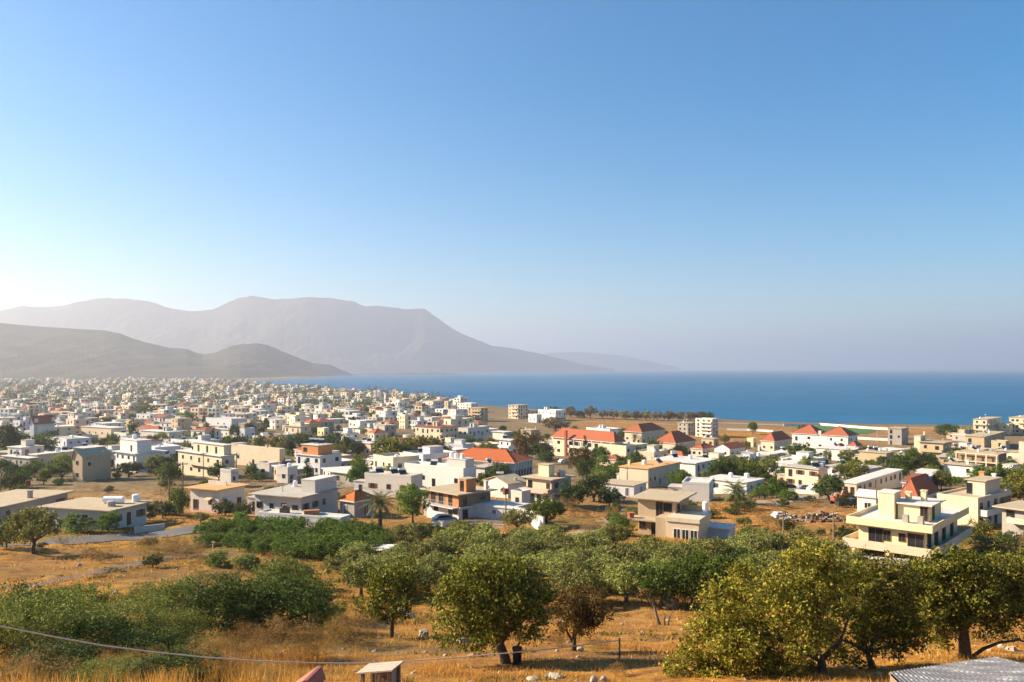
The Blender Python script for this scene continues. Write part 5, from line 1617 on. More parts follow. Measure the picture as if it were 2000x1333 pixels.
# golden grass: single blades on the near slope and weed tufts farther off
def make_grass():
    r = np.random.default_rng(44)
    def blades(xs, ys, hh, ww, spread):
        n = len(xs)
        z = ground(xs, ys)
        a = r.uniform(0, 2 * math.pi, n)
        dx, dy = np.cos(a) * ww, np.sin(a) * ww
        lx, ly = r.normal(0, spread, n) * hh, r.normal(0, spread, n) * hh
        V = np.empty((n, 3, 3))
        V[:, 0] = np.stack([xs - dx, ys - dy, z - .03], -1)
        V[:, 1] = np.stack([xs + dx, ys + dy, z - .03], -1)
        V[:, 2] = np.stack([xs + lx, ys + ly, z + hh], -1)
        return V.reshape(-1, 3)
    def field(n, d0, d1, t0, t1):
        u = r.random(n)
        d = d0 * (d1 / d0) ** u
        t = r.uniform(t0, t1, n)
        x = t * d
        keep = (_fb(x, d, 3.1, 9) + .9 * _fb(x, d, 11.0, 12)) > -.12 + .38 * r.normal(size=n)
        return x[keep], d[keep]
    x1, d1 = field(150000, 22, 70, -.75, .75)
    h1 = r.uniform(.05, .26, len(x1)) * np.where(x1 < -5, 1.35, 1.0) * (1 + .5 * np.clip(_fb(x1, d1, 5.0, 31), -1, 1))
    Va = blades(x1, d1, h1, .0005 * d1 * r.uniform(.6, 1.2, len(x1)), .45)
    x2, d2 = field(90000, 66, 190, -.72, .72)
    kk = (_fb(x2, d2, 16.0, 71) + .5 * _fb(x2, d2, 6.0, 72)) > -.1
    x2, d2 = x2[kk], d2[kk]
    h2 = r.uniform(.12, .42, len(x2)) * (1 + .6 * np.clip(_fb(x2, d2, 8.0, 32), -1, 1))
    Vb = blades(x2, d2, h2, .0007 * d2 * r.uniform(.6, 1.3, len(x2)), .5)
    # tall weeds along the lower left edge
    n = 5000
    c = r.integers(0, 70, n)
    cpx = r.uniform(-60, 620, 70); cpy = r.uniform(1292, 1372, 70)
    P = np.array([hit(a, b) for a, b in zip(cpx, cpy)])
    xs = P[c, 0] + r.normal(0, .35, n); ys = P[c, 1] + r.normal(0, .35, n)
    Vc = blades(xs, ys, r.uniform(.35, 1.0, n), r.uniform(.012, .022, n), .22)
    V = np.vstack([Va, Vb, Vc])
    me = mesh_np("dry_grass", V, np.arange(len(V)).reshape(-1, 3))
    m, nt, b = nodes_of("dry_grass_blade")
    g = N(nt, 'ShaderNodeNewGeometry')
    c0 = ramp(nt, g.outputs['Random Per Island'], [(0, (0.32, 0.15, 0.03)), (.35, (0.52, 0.27, 0.05)), (.75, (0.68, 0.40, 0.09)), (.93, (0.70, 0.48, 0.18)), (1, (0.12, 0.13, 0.03))])
    p = geopos(nt)
    c0 = mixc(nt, val(nt, noise(nt, p, .12, 4), 2.6, -1.0), c0, (0.9, 0.62, 0.42), 'MULTIPLY')
    nt.links.new(c0, b.inputs['Base Color'])
    b.inputs['Roughness'].default_value = .8; b.inputs['Specular IOR Level'].default_value = .1
    t = N(nt, 'ShaderNodeBsdfTranslucent'); nt.links.new(c0, t.inputs[0])
    mx = N(nt, 'ShaderNodeMixShader'); mx.inputs[0].default_value = .35
    out = next(x for x in nt.nodes if x.type == 'OUTPUT_MATERIAL')
    nt.links.new(b.outputs[0], mx.inputs[1]); nt.links.new(t.outputs[0], mx.inputs[2]); nt.links.new(mx.outputs[0], out.inputs[0])
    o = link("dry_grass", me, m)
    tag(o, "golden dry grass and weeds over the near slope", "grass", kind="stuff")
    # green weed tufts
    x3, d3 = field(26000, 24, 130, -.72, .72)
    g3 = _fb(x3, d3, 14.0, 61) + .7 * _fb(x3, d3, 5.0, 62) > .75
    x3, d3 = x3[g3], d3[g3]
    k = np.repeat(np.arange(len(x3)), 7)
    xs = x3[k] + r.normal(0, .12, len(k)); ys = d3[k] + r.normal(0, .12, len(k))
    V = blades(xs, ys, r.uniform(.08, .26, len(k)), .0008 * ys, .7)
    me = mesh_np("green_weeds", V, np.arange(len(V)).reshape(-1, 3))
    o = link("green_weeds", me, m_leaf("weed_leaf", [(.05, .06, .016), (.11, .11, .03), (.2, .16, .05)], .3))
    tag(o, "low green weeds scattered through the dry grass", "weeds", kind="stuff")


make_grass()


# stones strewn over the slope
def stones():
    r = random.Random(12)
    mb = MB()
    for i in range(520):
        d = 24 * (95 / 24) ** r.random(); t = r.uniform(-.7, .7)
        x = t * d; z = gz(x, d); s = r.uniform(.04, .16) * (1 + (r.random() < .06) * 1.6)
        i0 = len(mb.v)
        pts = []
        n = 6
        for k, (rr, zz) in enumerate(((1.0, -.3), (.95, .25), (.5, .62))):
            for q in range(n):
                a = q / n * 6.283 + .3 * k
                mb.v.append((x + s * rr * math.cos(a) * r.uniform(.8, 1.2), d + s * rr * math.sin(a) * r.uniform(.8, 1.2), z + s * zz * r.uniform(.8, 1.2)))
        for k in range(2):
            for q in range(n):
                mb.f.append((i0 + k * n + q, i0 + k * n + (q + 1) % n, i0 + (k + 1) * n + (q + 1) % n, i0 + (k + 1) * n + q)); mb.mi.append(0)
        mb.f.append(tuple(i0 + 2 * n + q for q in range(n))); mb.mi.append(0)
    o = mb.build("scattered_stones", m_wall("field_stone", (.40, .31, .22), .4))
    tag(o, "small stones strewn over the dry slope", "stones", kind="stuff")


stones()

# ------------------------------------------------------------------ the rest of the town
occ = []
for H in HOUSES:
    c = H.world(-H.La / 2, H.Lb / 2)
    occ.append((c.x, c.y, .5 * math.hypot(H.La, H.Lb) * .92))
TREE_R = [(t[0].location.x, t[0].location.y, t[2] * .35) for t in TREES]
AUTO = []
tr = random.Random(21)


def free(x, y, r, veg=True):
    for a, b, q in occ:
        if (a - x) ** 2 + (b - y) ** 2 < (q + r) ** 2:
            return False
    if veg:
        for a, b, q in TREE_R:
            if (a - x) ** 2 + (b - y) ** 2 < (q + r * .8) ** 2:
                return False
    return True


def sbox(pts):
    q = [proj(p) for p in pts]
    return min(a for a, _ in q), max(a for a, _ in q), min(b for _, b in q), max(b for _, b in q)


LBOX = []
for H in HOUSES:
    c = []
    for x in (-H.La, 0):
        for y in (0, H.Lb):
            w = H.world(x, y)
            c += [(w.x, w.y, H.P.z), (w.x, w.y, H.P.z + H.h + 1.2)]
    LBOX.append((sbox(c), H.d))


def hides(b, d, lim=.22):
    """would something with this screen box stand in front of a house the photograph shows?"""
    for (x0, x1, y0, y1), dl in LBOX:
        if dl <= d + 4: continue
        ox = min(b[1], x1) - max(b[0], x0); oy = min(b[3], y1) - max(b[2], y0)
        if ox > 0 and oy > 0 and ox * oy > lim * (x1 - x0) * (y1 - y0):
            return True
    return False


WALLS = [(W_BRIGHT, "white", 3), (W_WHITE, "white", 6), (W_CREAM, "cream", 4.5), (W_PINK, "pinkish", 1.4), (W_TAN, "tan", 2.6), (W_YELLOW, "yellow", .5), (W_GREY, "grey", .8), (W_BLUE, "bluish white", 2)]


def pick(ws):
    q = tr.uniform(0, sum(w[2] for w in ws))
    for w in ws:
        q -= w[2]
        if q <= 0:
            return w
    return ws[0]


def auto_house(px, d, big=1.0):
    th = tr.uniform(34, 60) if px > 500 else tr.uniform(18, 48)
    La, Lb = tr.uniform(7, 15) * big, tr.uniform(7, 14) * big
    a_ = R(-th)
    x, y = (px - CX) / F * d, d
    cx_ = x + (-La / 2) * math.cos(a_) - (Lb / 2) * math.sin(a_); cy_ = y + (-La / 2) * math.sin(a_) + (Lb / 2) * math.cos(a_)
    rad = .5 * math.hypot(La, Lb) * .9
    if not free(cx_, cy_, rad, d < 420):
        return False
    if shore_dist(np.array([x]), np.array([y]))[0] < 25:
        return False
    st = tr.choice((1, 1, 1, 2, 2, 2, 3)) if d > 450 and px < 1100 else tr.choice((1, 1, 1, 2))
    hgt = 3.1 * st + tr.uniform(-.2, .4)
    gz0 = gz(x, y); c_ = []
    for qx in (-La, 0):
        for qy in (0, Lb):
            c_ += [(x + qx * math.cos(a_) - qy * math.sin(a_), y + qx * math.sin(a_) + qy * math.cos(a_), gz0 + k_) for k_ in (0, hgt + 1.0)]
    if hides(sbox(c_), d):
        return False
    wm, wn_, _ = pick(WALLS)
    H = House("house", None, "house", px, px, px, -hgt, 0, th, G1, La=La, Lb=Lb, d=d)
    H.st = st
    q = tr.random()
    H.walls(wm)
    feats = []
    if q < .5:
        rm = tr.choice((RF_WHITE, RF_GREY, RF_CONC, RF_WHITE)); H.slab(rm, tr.uniform(.2, .7)); rt = "slab roof"
    elif q < .84:
        H.parapet(wm, tr.choice((RF_WHITE, RF_GREY)), tr.uniform(.4, .9)); rt = "parapet roof"
    elif q < .95:
        H.hip(tr.choice((RF_TILE, RF_TILE2)), tr.uniform(1.5, 2.6)); rt = "red hipped roof"
    else:
        H.gable(RF_TILE2, wm, tr.uniform(1.2, 2), tr.choice("xy")); rt = "red gabled roof"
    fm = tr.choice((P_WHITE, P_BROWN, P_BLACK, P_GREEN, P_BLUE))
    if d < 700:
        H.auto(st, tr, fm, "LR", 3.4 if d < 420 else 4.2)
    else:
        for k in range(st):
            for f, L in (('L', La), ('R', Lb)):
                for u in (.3, .7):
                    H.win(f, L * u, k * 3.1 + .9, 1.5, 1.3, fm)
    if 'slab' in rt or 'parapet' in rt:
        if tr.random() < .45 and d < 900:
            H.block("stair_box", -La * .6, -La * .25, Lb * .35, Lb * .75, H.top - .02, H.top + 2.2, wm, RF_GREY if d < 600 else None); feats.append("roof room")
        if tr.random() < .4:
            H.tank(-La * .2, Lb * .3); feats.append("roof tank")
        if tr.random() < .35 and d < 650:
            H.heater(-La * .75, Lb * .4, rot=1.2); feats.append("solar heater")
        if st > 1 and tr.random() < .5 and d < 700:
            H.balcony('L', .2, La - .2, hgt / st, 1.2, wm, .85); feats.append("balcony")
    occ.append((cx_, cy_, rad))
    AUTO.append(dict(o=H.root, col=wn_, st=st, roof=rt, feats=feats, size=La * Lb, px=px, d=d))
    return True


def fill(n, pxr, dr, tries=4000, big=1.0, bias=1.0):
    k = 0
    for _ in range(tries):
        if k >= n:
            break
        d = dr[0] + (dr[1] - dr[0]) * tr.random() ** bias
        px = tr.uniform(*pxr)
        if auto_house(px, d, big):
            k += 1
    return k


# gaps in the near and middle town
n1 = fill(16, (540, 870), (205, 300), 9000) + fill(10, (0, 340), (270, 350), 9000) + fill(12, (330, 800), (265, 360), 9000) + fill(8, (1250, 1500), (235, 330)) + fill(8, (1690, 1990), (190, 330)) + fill(6, (1380, 1640), (240, 330))
n2 = fill(84, (-20, 980), (330, 550), 9000) + fill(5, (1000, 1200), (300, 420)) + fill(4, (1860, 2010), (330, 520))
n3 = fill(36, (-30, 960), (545, 640), 9000)
n4 = fill(10, (700, 930), (640, 960), 3000, 1.25)

# far town: past the first three hundred, one mass of small buildings in the haze
def far_town():
    r = random.Random(9)
    mb = MB()
    cols = [W_BRIGHT, W_WHITE, W_CREAM, W_PINK, W_TAN, RF_TILE2, G_DARK]
    n = 0
    while n < 2200:
        d = 630 + 2250 * r.random() ** 1.2
        px = r.uniform(-260, 900)
        x = (px - CX) / F * d
        if shore_dist(np.array([x]), np.array([d]))[0] < 20 or not free(x, d, 4, False):
            continue
        th = R(-r.uniform(15, 55)); La, Lb = r.uniform(7, 14), r.uniform(7, 13); hh = r.choice((3.1, 3.2, 3.3, 3.4, 3.5, 6.1, 6.2, 6.3, 6.5, 9.4))
        z = gz(x, d); mi = r.choices(range(5), (4, 6, 4, 1.2, 1.4))[0]
        i0 = len(mb.v)
        mb.box(-La, 0, 0, Lb, -1, hh, mi)
        if r.random() < .09:
            mb.poly([(-La, 0, hh + .02), (0, 0, hh + .02), (-La / 2, Lb / 2, hh + 2.4)], 5); mb.poly([(0, 0, hh + .02), (0, Lb, hh + .02), (-La / 2, Lb / 2, hh + 2.4)], 5)
            mb.poly([(0, Lb, hh + .02), (-La, Lb, hh + .02), (-La / 2, Lb / 2, hh + 2.4)], 5); mb.poly([(-La, Lb, hh + .02), (-La, 0, hh + .02), (-La / 2, Lb / 2, hh + 2.4)], 5)
        elif r.random() < .5:
            mb.box(-La * .7, -La * .3, Lb * .3, Lb * .7, hh + .02, hh + 2.3, mi)
        for k in range(int(hh / 3)):
            for u in (.25, .7):
                mb.box(-La * u - .9, -La * u + .9, -.12, -.02, k * 3.1 + .8, k * 3.1 + 2.4, 6)
                mb.box(.02, .12, Lb * u - .8, Lb * u + .8, k * 3.1 + .8, k * 3.1 + 2.2, 6)
        ca, sa = math.cos(th), math.sin(th)
        mb.xf(lambda p: (x + p.x * ca - p.y * sa, d + p.x * sa + p.y * ca, z + p.z), i0)
        n += 1
    # a few white houses on the low headland and the hill foot
    for px, d, w in ((838, 6000, 26), (846, 6000, 30), (856, 6005, 34), (826, 6000, 14), (864, 6010, 20)):
        x = (px - CX) / F * d
        i0 = len(mb.v)
        zz = 16
        mb.box(-w / 2, w / 2, -8, 8, -30, 9, 0).xf(lambda p: (x + p.x, d + p.y - 60, zz + p.z), i0)
    o = mb.build("distant_town", cols)
    tag(o, "hazy far end of the town, hundreds of tiny pale buildings", "buildings", kind="stuff")


far_town()


# trees among the houses
def town_tree(px, d, group="trees among the town houses"):
    x = (px - CX) / F * d
    if not free(x, d, 1.6, False) or shore_dist(np.array([x]), np.array([d]))[0] < 12:
        return False
    k = tr.choices(('dark', 'broad', 'gold', 'lime', 'olive', 'citrus', 'cyp', 'bush'), (5, 5, 2.2, 1.5, 3, 3, .5, 2))[0]
    w = tr.uniform(3.5, 8.0); hh = w * tr.uniform(.8, 1.1)
    if k in ('bush', 'citrus'): w, hh = tr.uniform(2.5, 5), tr.uniform(2, 3.4)
    if k == 'cyp': w, hh = 2.6, tr.uniform(7, 10)
    z0 = gz(x, d)
    if hides(sbox([(x - w / 2, d, z0), (x + w / 2, d, z0 + hh)]), d, .3):
        return False
    plant(k, (x, d, z0), w, hh, None, group)
    return True


def tfill(n, pxr, dr):
    k = 0
    for _ in range(n * 12):
        if k >= n: break
        k += town_tree(tr.uniform(*pxr), tr.uniform(*dr))


tfill(16, (0, 340), (200, 300)); tfill(20, (420, 1000), (190, 300)); tfill(24, (1230, 1720), (175, 330)); tfill(24, (1690, 2030), (140, 330))
tfill(30, (0, 960), (310, 480)); tfill(26, (960, 1240), (240, 520)); tfill(14, (1240, 2000), (330, 520)); tfill(130, (-20, 940), (470, 800)); tfill(70, (0, 1000), (300, 450)); tfill(40, (1100, 1560), (190, 330)); tfill(26, (1560, 2010), (170, 300))

# low scrub in the open ground between the fields and the first houses
def scrub(n, pxr, dr):
    k = 0
    for _ in range(n * 14):
        if k >= n: break
        px, d = tr.uniform(*pxr), tr.uniform(*dr)
        x = (px - CX) / F * d
        if not free(x, d, 1.2): continue
        kd = tr.choice(('dry', 'dry', 'bush', 'olive', 'dry'))
        w = tr.uniform(1.4, 3.4); hh = w * tr.uniform(.5, .75); z0 = gz(x, d)
        if hides(sbox([(x - w / 2, d, z0), (x + w / 2, d, z0 + hh)]), d, .2): continue
        plant(kd, (x, d, z0), w, hh, None, "low scrub on the open ground"); k += 1


scrub(34, (290, 720), (132, 240)); scrub(16, (0, 330), (150, 250)); scrub(16, (0, 560), (84, 112)); scrub(24, (1390, 1680), (118, 190)); scrub(14, (1090, 1240), (125, 170)); scrub(14, (1880, 2010), (95, 150))

# far greenery between the farthest houses: one mass
def far_green():
    r = np.random.default_rng(5)
    lb = []
    while len(lb) < 1750:
        d = 760 + 2100 * r.random() ** 1.2; px = r.uniform(-260, 880)
        x = (px - CX) / F * d
        if shore_dist(np.array([x]), np.array([d]))[0] < 15: continue
        w = r.uniform(4, 11)
        lb.append((x, d, gz(x, d) + w * .4, w, w * .8, w * .55))
    me = crown_mesh("far_trees", lb, 130000, 1.7, 77, 40, .45, .5)
    o = link("distant_treeline", me, L_DARK)
    tag(o, "dark trees massed between the farthest hazy houses", "trees", kind="stuff")


far_green()

# ------------------------------------------------------------------ roads, field, walls, vehicles, poles and small things
def ribbon(name, pts, w, mat, z=.05, kind="structure", sub=6):
    P = [hit(*q) for q in pts]
    L, Rr, V = [], [], []
    C = []
    for a, b in zip(P[:-1], P[1:]):
        for k in range(sub):
            C.append(a.lerp(b, k / sub))
    C.append(P[-1])
    C = [Vector((sum(C[min(max(i + j, 0), len(C) - 1)].x for j in range(-3, 4)) / 7, sum(C[min(max(i + j, 0), len(C) - 1)].y for j in range(-3, 4)) / 7, 0)) for i in range(len(C))]
    nw = 6
    for i, c in enumerate(C):
        d = (C[min(i + 1, len(C) - 1)] - C[max(i - 1, 0)]).normalized()
        nrm = Vector((d.y, -d.x, 0))
        for k in range(nw + 1):
            q = c + nrm * w * (k / nw - .5)
            V.append((q.x, q.y, gz(q.x, q.y) + z))
    Fc = [(i * (nw + 1) + k, i * (nw + 1) + k + 1, (i + 1) * (nw + 1) + k + 1, (i + 1) * (nw + 1) + k) for i in range(len(C) - 1) for k in range(nw)]
    o = link(name, mesh_np(name, V, np.array(Fc)), mat)
    tag(o, kind=kind)
    return o


M_ASPH = m_wall("worn_asphalt", (0.115, 0.11, 0.11), .3, patch=(.16, .14, .12))
M_DIRT = m_wall("pale_dirt_track", (0.36, 0.27, 0.18), .4)
M_TRACK = m_wall("grey_brown_track", (0.17, 0.115, 0.07), .5)
M_TURF = m_plain("sports_turf", (0.07, 0.15, 0.05), .9, 0, .1, .25, .4)
M_SAND = m_wall("beach_sand", (0.34, 0.27, 0.20), .3)
ribbon("road", [(-160, 1072), (20, 1066), (130, 1058), (220, 1050), (320, 1046), (400, 1036), (470, 1022)], 6.0, M_ASPH, .09)
ribbon("dirt_road", [(1470, 990), (1540, 978), (1620, 968), (1690, 966), (1760, 970)], 7.5, M_DIRT, .09)
ribbon("dirt_track", [(-60, 1160), (60, 1142), (180, 1120), (290, 1098), (370, 1086), (430, 1078)], 2.4, M_TRACK, .03)
ribbon("street", [(1100, 1058), (1180, 1020), (1235, 990)], 3.2, M_DIRT, .08)
ribbon("lane", [(840, 1024), (880, 1022), (930, 1016), (1000, 1020)], 3.0, M_ASPH, .08)
ribbon("shore_track", [(960, 816), (1080, 822), (1200, 826), (1330, 830), (1440, 842), (1560, 846), (1700, 850), (1850, 858)], 5, M_DIRT, .12)
ribbon("beach", [(1380, 825), (1500, 830), (1600, 833), (1750, 836), (1900, 838), (2100, 840)], 16, M_SAND, .10)
q = [hit(1545, 835), hit(1600, 832), hit(1718, 841), hit(1690, 849), hit(1590, 845)]
V = [(p.x, p.y, gz(p.x, p.y) + .16) for p in q]
o = link("sports_field", mesh_np("sports_field", V, [np.array([[0, 1, 2], [0, 2, 3], [0, 3, 4]])]), M_TURF); tag(o, kind="structure")


def wall_run(name, label, pts, hh, t, mat, cat="wall", group=None):
    P = [hit(*q) for q in pts]
    o = empty(name, P[0]); tag(o, label, cat, group, "thing")
    mb, cp = MB(), MB()
    def strip(m, h0, h1, tt):
        for a, b in zip(P[:-1], P[1:]):
            n = max(1, int((b - a).length / 6))
            for k in range(n):
                p, q = a.lerp(b, k / n) - P[0], a.lerp(b, (k + 1) / n) - P[0]
                p.z = gz(p.x + P[0].x, p.y + P[0].y) - P[0].z; q.z = gz(q.x + P[0].x, q.y + P[0].y) - P[0].z
                d = (q - p).normalized(); w = Vector((d.y, -d.x, 0)).normalized() * tt / 2
                i = len(m.v)
                m.v += [tuple(p + w + Vector((0, 0, h0))), tuple(q + w + Vector((0, 0, h0))), tuple(q - w + Vector((0, 0, h0))), tuple(p - w + Vector((0, 0, h0))),
                        tuple(p + w + Vector((0, 0, h1))), tuple(q + w + Vector((0, 0, h1))), tuple(q - w + Vector((0, 0, h1))), tuple(p - w + Vector((0, 0, h1)))]
                for f in ((0, 3, 2, 1), (4, 5, 6, 7), (0, 1, 5, 4), (1, 2, 6, 5), (2, 3, 7, 6), (3, 0, 4, 7)):
                    m.f.append(tuple(i + k2 for k2 in f)); m.mi.append(0)
    strip(mb, -.6, hh, t); strip(cp, hh + .003, hh + .1, t + .1)
    mb.build("wall", mat, o); cp.build("coping", RF_GREY, o)
    return o


wall_run("garden_wall", "white garden wall with a cut off end behind the olive grove", [(990, 1012), (1036, 1022), (1062, 1040)], 2.2, .25, W_BRIGHT)
wall_run("garden_wall", "low pale wall before the brown two storey house", [(842, 1028), (865, 1030), (890, 1026)], .9, .2, W_BLUE)
wall_run("garden_wall", "long low sandy wall in front of the olive grove's back edge", [(895, 1030), (940, 1030), (985, 1032)], .5, .25, W_TAN)
wall_run("garden_wall", "pale roadside wall before the parked cars", [(1525, 960), (1600, 966), (1640, 970)], .8, .2, W_WHITE)
wall_run("garden_wall", "long white wall along the edge of the sports field", [(1530, 833), (1600, 831), (1690, 838), (1760, 842)], 1.6, .3, W_BRIGHT)
wall_run("garden_wall", "second long white wall on the brown shore field", [(1420, 841), (1460, 842), (1510, 845)], 1.4, .3, W_BRIGHT)
wall_run("garden_wall", "white wall on the brown field below the sports field", [(1664, 858), (1700, 860), (1735, 862)], 1.5, .3, W_BRIGHT)
wall_run("retaining_wall", "grey concrete terrace wall with a reddish foot below the yellow villa", [(1640, 1102), (1700, 1108), (1775, 1114)], 1.0, 1.2, RF_GREY)
wall_run("garden_wall", "orange earth bank wall beside the pale tiled roof", [(1470, 905), (1505, 908), (1538, 910)], 2.4, .6, W_TAN)
wall_run("garden_wall", "low white wall at the foot of the low house with tanks", [(262, 1042), (290, 1040), (322, 1036)], 1.0, .2, W_WHITE)


# vehicles
CARP = [m_plain("white_car_paint", (.78, .78, .78), .25, 0, .5, .03), m_plain("dark_car_paint", (.03, .035, .05), .25, 0, .5, .1), m_plain("blue_grey_car_paint", (.20, .25, .33), .25, .3, .5, .05), m_plain("orange_paint", (.62, .17, .03), .4, 0, .4, .1), m_plain("red_paint", (.36, .075, .03), .45, 0, .4, .15)]
P_TYRE = m_plain("tyre", (.02, .02, .02), .8)


def car(px, pyb, rz, paint, label, kind="car", scale=1.0):
    p = hit(px, pyb)
    o = empty("parked_" + kind, p + Vector((0, 0, .08)), R(rz)); o.scale = (scale,) * 3
    tag(o, label, kind, "vehicles parked around the houses", "thing")
    prof = {"car": [(-2.0, .35), (2.05, .35), (2.1, .75), (1.3, .9), (.6, 1.42), (-1.1, 1.45), (-1.75, .98), (-2.05, .9)],
            "van": [(-2.3, .4), (2.3, .4), (2.35, .9), (1.8, 1.1), (1.3, 1.95), (-2.25, 2.0)],
            "truck": [(-2.4, .45), (2.4, .45), (2.45, 1.0), (1.9, 1.1), (1.6, 1.8), (.4, 1.85), (.35, 1.15), (-2.4, 1.15)]}[kind]
    def ex(pr, y0, y1):
        mb = MB(); n = len(pr); i = len(mb.v)
        mb.v += [(x, y0, z) for x, z in pr] + [(x, y1, z) for x, z in pr]
        mb.f.append(tuple(range(n))); mb.f.append(tuple(reversed(range(n, 2 * n)))); mb.mi += [0, 0]
        for k in range(n):
            j = (k + 1) % n
            mb.f.append((k, n + k, n + j, j)); mb.mi.append(0)
        return mb
    ex(prof, -.82, .82).build("body", paint, o, bevel=.07)
    g = {"car": [(.55, 1.36), (1.15, .95), (-1.55, 1.0), (-1.05, 1.38)], "van": [(1.25, 1.88), (1.7, 1.15), (.3, 1.15), (.3, 1.88)], "truck": [(1.5, 1.75), (1.8, 1.15), (.5, 1.15), (.5, 1.75)]}[kind]
    ex(list(reversed(g)), -.835, .835).build("side_window", P_BLACK, o)
    x0 = 1.32 if kind == "car" else 1.6
    for sx in (-1.3, 1.35):
        for sy in (-.72, .72):
            w = MB().tube([(sx, sy - .11, .33), (sx, sy + .11, .33)], .33, 12).build("wheel", P_TYRE, o)
            MB().tube([(sx, sy - .115, .33), (sx, sy + .115, .33)], .17, 8).build("rim", P_METAL, w)
    return o


car(1543, 957, 12, CARP[1], "dark parked car behind the roadside wall, leftmost of the row")
car(1572, 959, 12, CARP[2], "blue grey parked car in the middle of the row by the cream house")
car(1592, 961, 15, CARP[0], "white parked car against the cream house with a pink end")
car(1688, 944, 20, CARP[3], "bright orange pickup truck among the trees beyond the arched house", "truck")
car(1712, 940, 15, CARP[1], "dark parked car beside the orange pickup truck")
car(1744, 941, 15, CARP[0], "white van beyond the long roof of the arched house", "van")
car(1524, 1014, 25, CARP[0], "white car parked beside the scrap heap", "car", .85)
car(948, 1008, 30, CARP[1], "dark car parked on the bluish white roofed yard", "car")

# red digger
p = hit(1634, 985)
o = empty("digger", p, R(20)); o.scale = (.72, .72, .72); tag(o, "red digger with a raised folded boom on the dirt road", "digger", None, "thing")
for sy in (-1, 1):
    MB().prism([(-1.7, sy * .95 - .25), (1.7, sy * .95 - .25), (1.7, sy * .95 + .25), (-1.7, sy * .95 + .25)], .05, .85).build("track", P_TYRE, o, bevel=.15)
MB().box(-1.6, 1.2, -1.1, 1.1, .95, 1.9).build("body", CARP[4], o, bevel=.12)
cb = MB().box(.1, 1.3, .1, 1.05, 1.902, 3.0).build("cab", CARP[4], o, bevel=.08)
MB().box(.25, 1.34, .2, .98, 2.1, 2.8).build("cab_window", P_BLACK, cb)
bo = MB().tube([(1.1, -.4, 1.7), (2.4, -.4, 3.9), (2.9, -.4, 4.0)], [.28, .26, .2], 6).build("boom", CARP[4], o)
MB().tube([(2.8, -.4, 4.1), (3.9, -.4, 2.2)], [.2, .14], 6).build("arm", CARP[4], bo)
MB().prism([(3.6, -.8), (4.4, -.8), (4.4, 0), (3.6, 0)], 1.4, 2.2).build("bucket", P_RUST, bo)
MB().box(-1.5, -.9, -.6, -.2, 1.9, 2.5).build("exhaust", P_RUST, o)
o = car(1655, 992, 10, CARP[1], "dark trailer shaped vehicle beside the red digger", "truck")

# scrap heap: loose pieces on a mound
def heap(name, label, px, pyb, w, d_, hh, mats, n, seed, cat="heap"):
    r = random.Random(seed)
    p = hit(px, pyb)
    o = empty(name, p); tag(o, label, cat, None, "thing")
    mb = MB()
    for i in range(n):
        a = r.uniform(0, 6.28); q = math.sqrt(r.random())
        x, y = math.cos(a) * q * w / 2, math.sin(a) * q * d_ / 2
        z = gz(p.x + x, p.y + y) - p.z + hh * (1 - q) * r.random() - .1
        s = (r.uniform(.12, .7), r.uniform(.06, .3), r.uniform(.06, .25))
        i0 = len(mb.v)
        mb.box(-s[0], s[0], -s[1], s[1], 0, s[2] * 2, r.randrange(len(mats)))
        M = Matrix.Translation((x, y, z)) @ Matrix.Rotation(r.uniform(0, 6.28), 4, 'Z') @ Matrix.Rotation(r.uniform(-.5, .5), 4, 'X')
        mb.xf(lambda v: M @ v, i0)
    ob = mb.build("rubble", mats, o)
    ob["kind"] = "stuff"
    return o


heap("scrap_heap", "long heap of rusty scrap and timber with a white board", 1598, 1016, 9.5, 4.0, 1.5, [P_RUST, P_WOOD, W_STONE, W_TAN, P_RUST, W_STONE], 330, 4)
heap("scrap_heap", "smaller heap of pale scrap left of the long scrap heap", 1545, 1016, 4.0, 2.5, 1.2, [W_GREY, W_WHITE, P_WOOD], 70, 5)
for (x, y, lab, sd) in ((550, 1002, "stack of brown bricks on the white terrace, under a pointed top", 1), (603, 1004, "flat pile of red bricks on the white terrace beside the stack", 2)):
    p = on(x, hit(x, 1034).y - (3.5 if sd == 1 else 3.0)); p.z = [H for H in HOUSES if H.name == "terrace"][0].P.z + [H for H in HOUSES if H.name == "terrace"][0].h + .06
    T = [H for H in HOUSES if H.name == "terrace"][0]
    w = T.world(-T.La * (.72 if sd == 1 else .42), T.Lb * .45)
    p = Vector((w.x, w.y, T.P.z + T.top))
    o = empty("brick_pile", p, R(20)); tag(o, lab, "brick pile", None, "thing")
    mb, r = MB(), random.Random(sd)
    for k in range(7 if sd == 1 else 4):
        for i in range(4 if sd == 1 else 6):
            for j in range(3):
                if sd == 1 and k > 4 and (i in (0, 3)): continue
                mb.box(-1 + i * .42 + r.uniform(0, .04), -1 + i * .42 + .38, -.5 + j * .36 + r.uniform(0, .03), -.5 + j * .36 + .32, k * .2, k * .2 + .185)
    ob = mb.build("brick", W_BRICK if sd == 2 else W_STONE, o); ob["kind"] = "stuff"


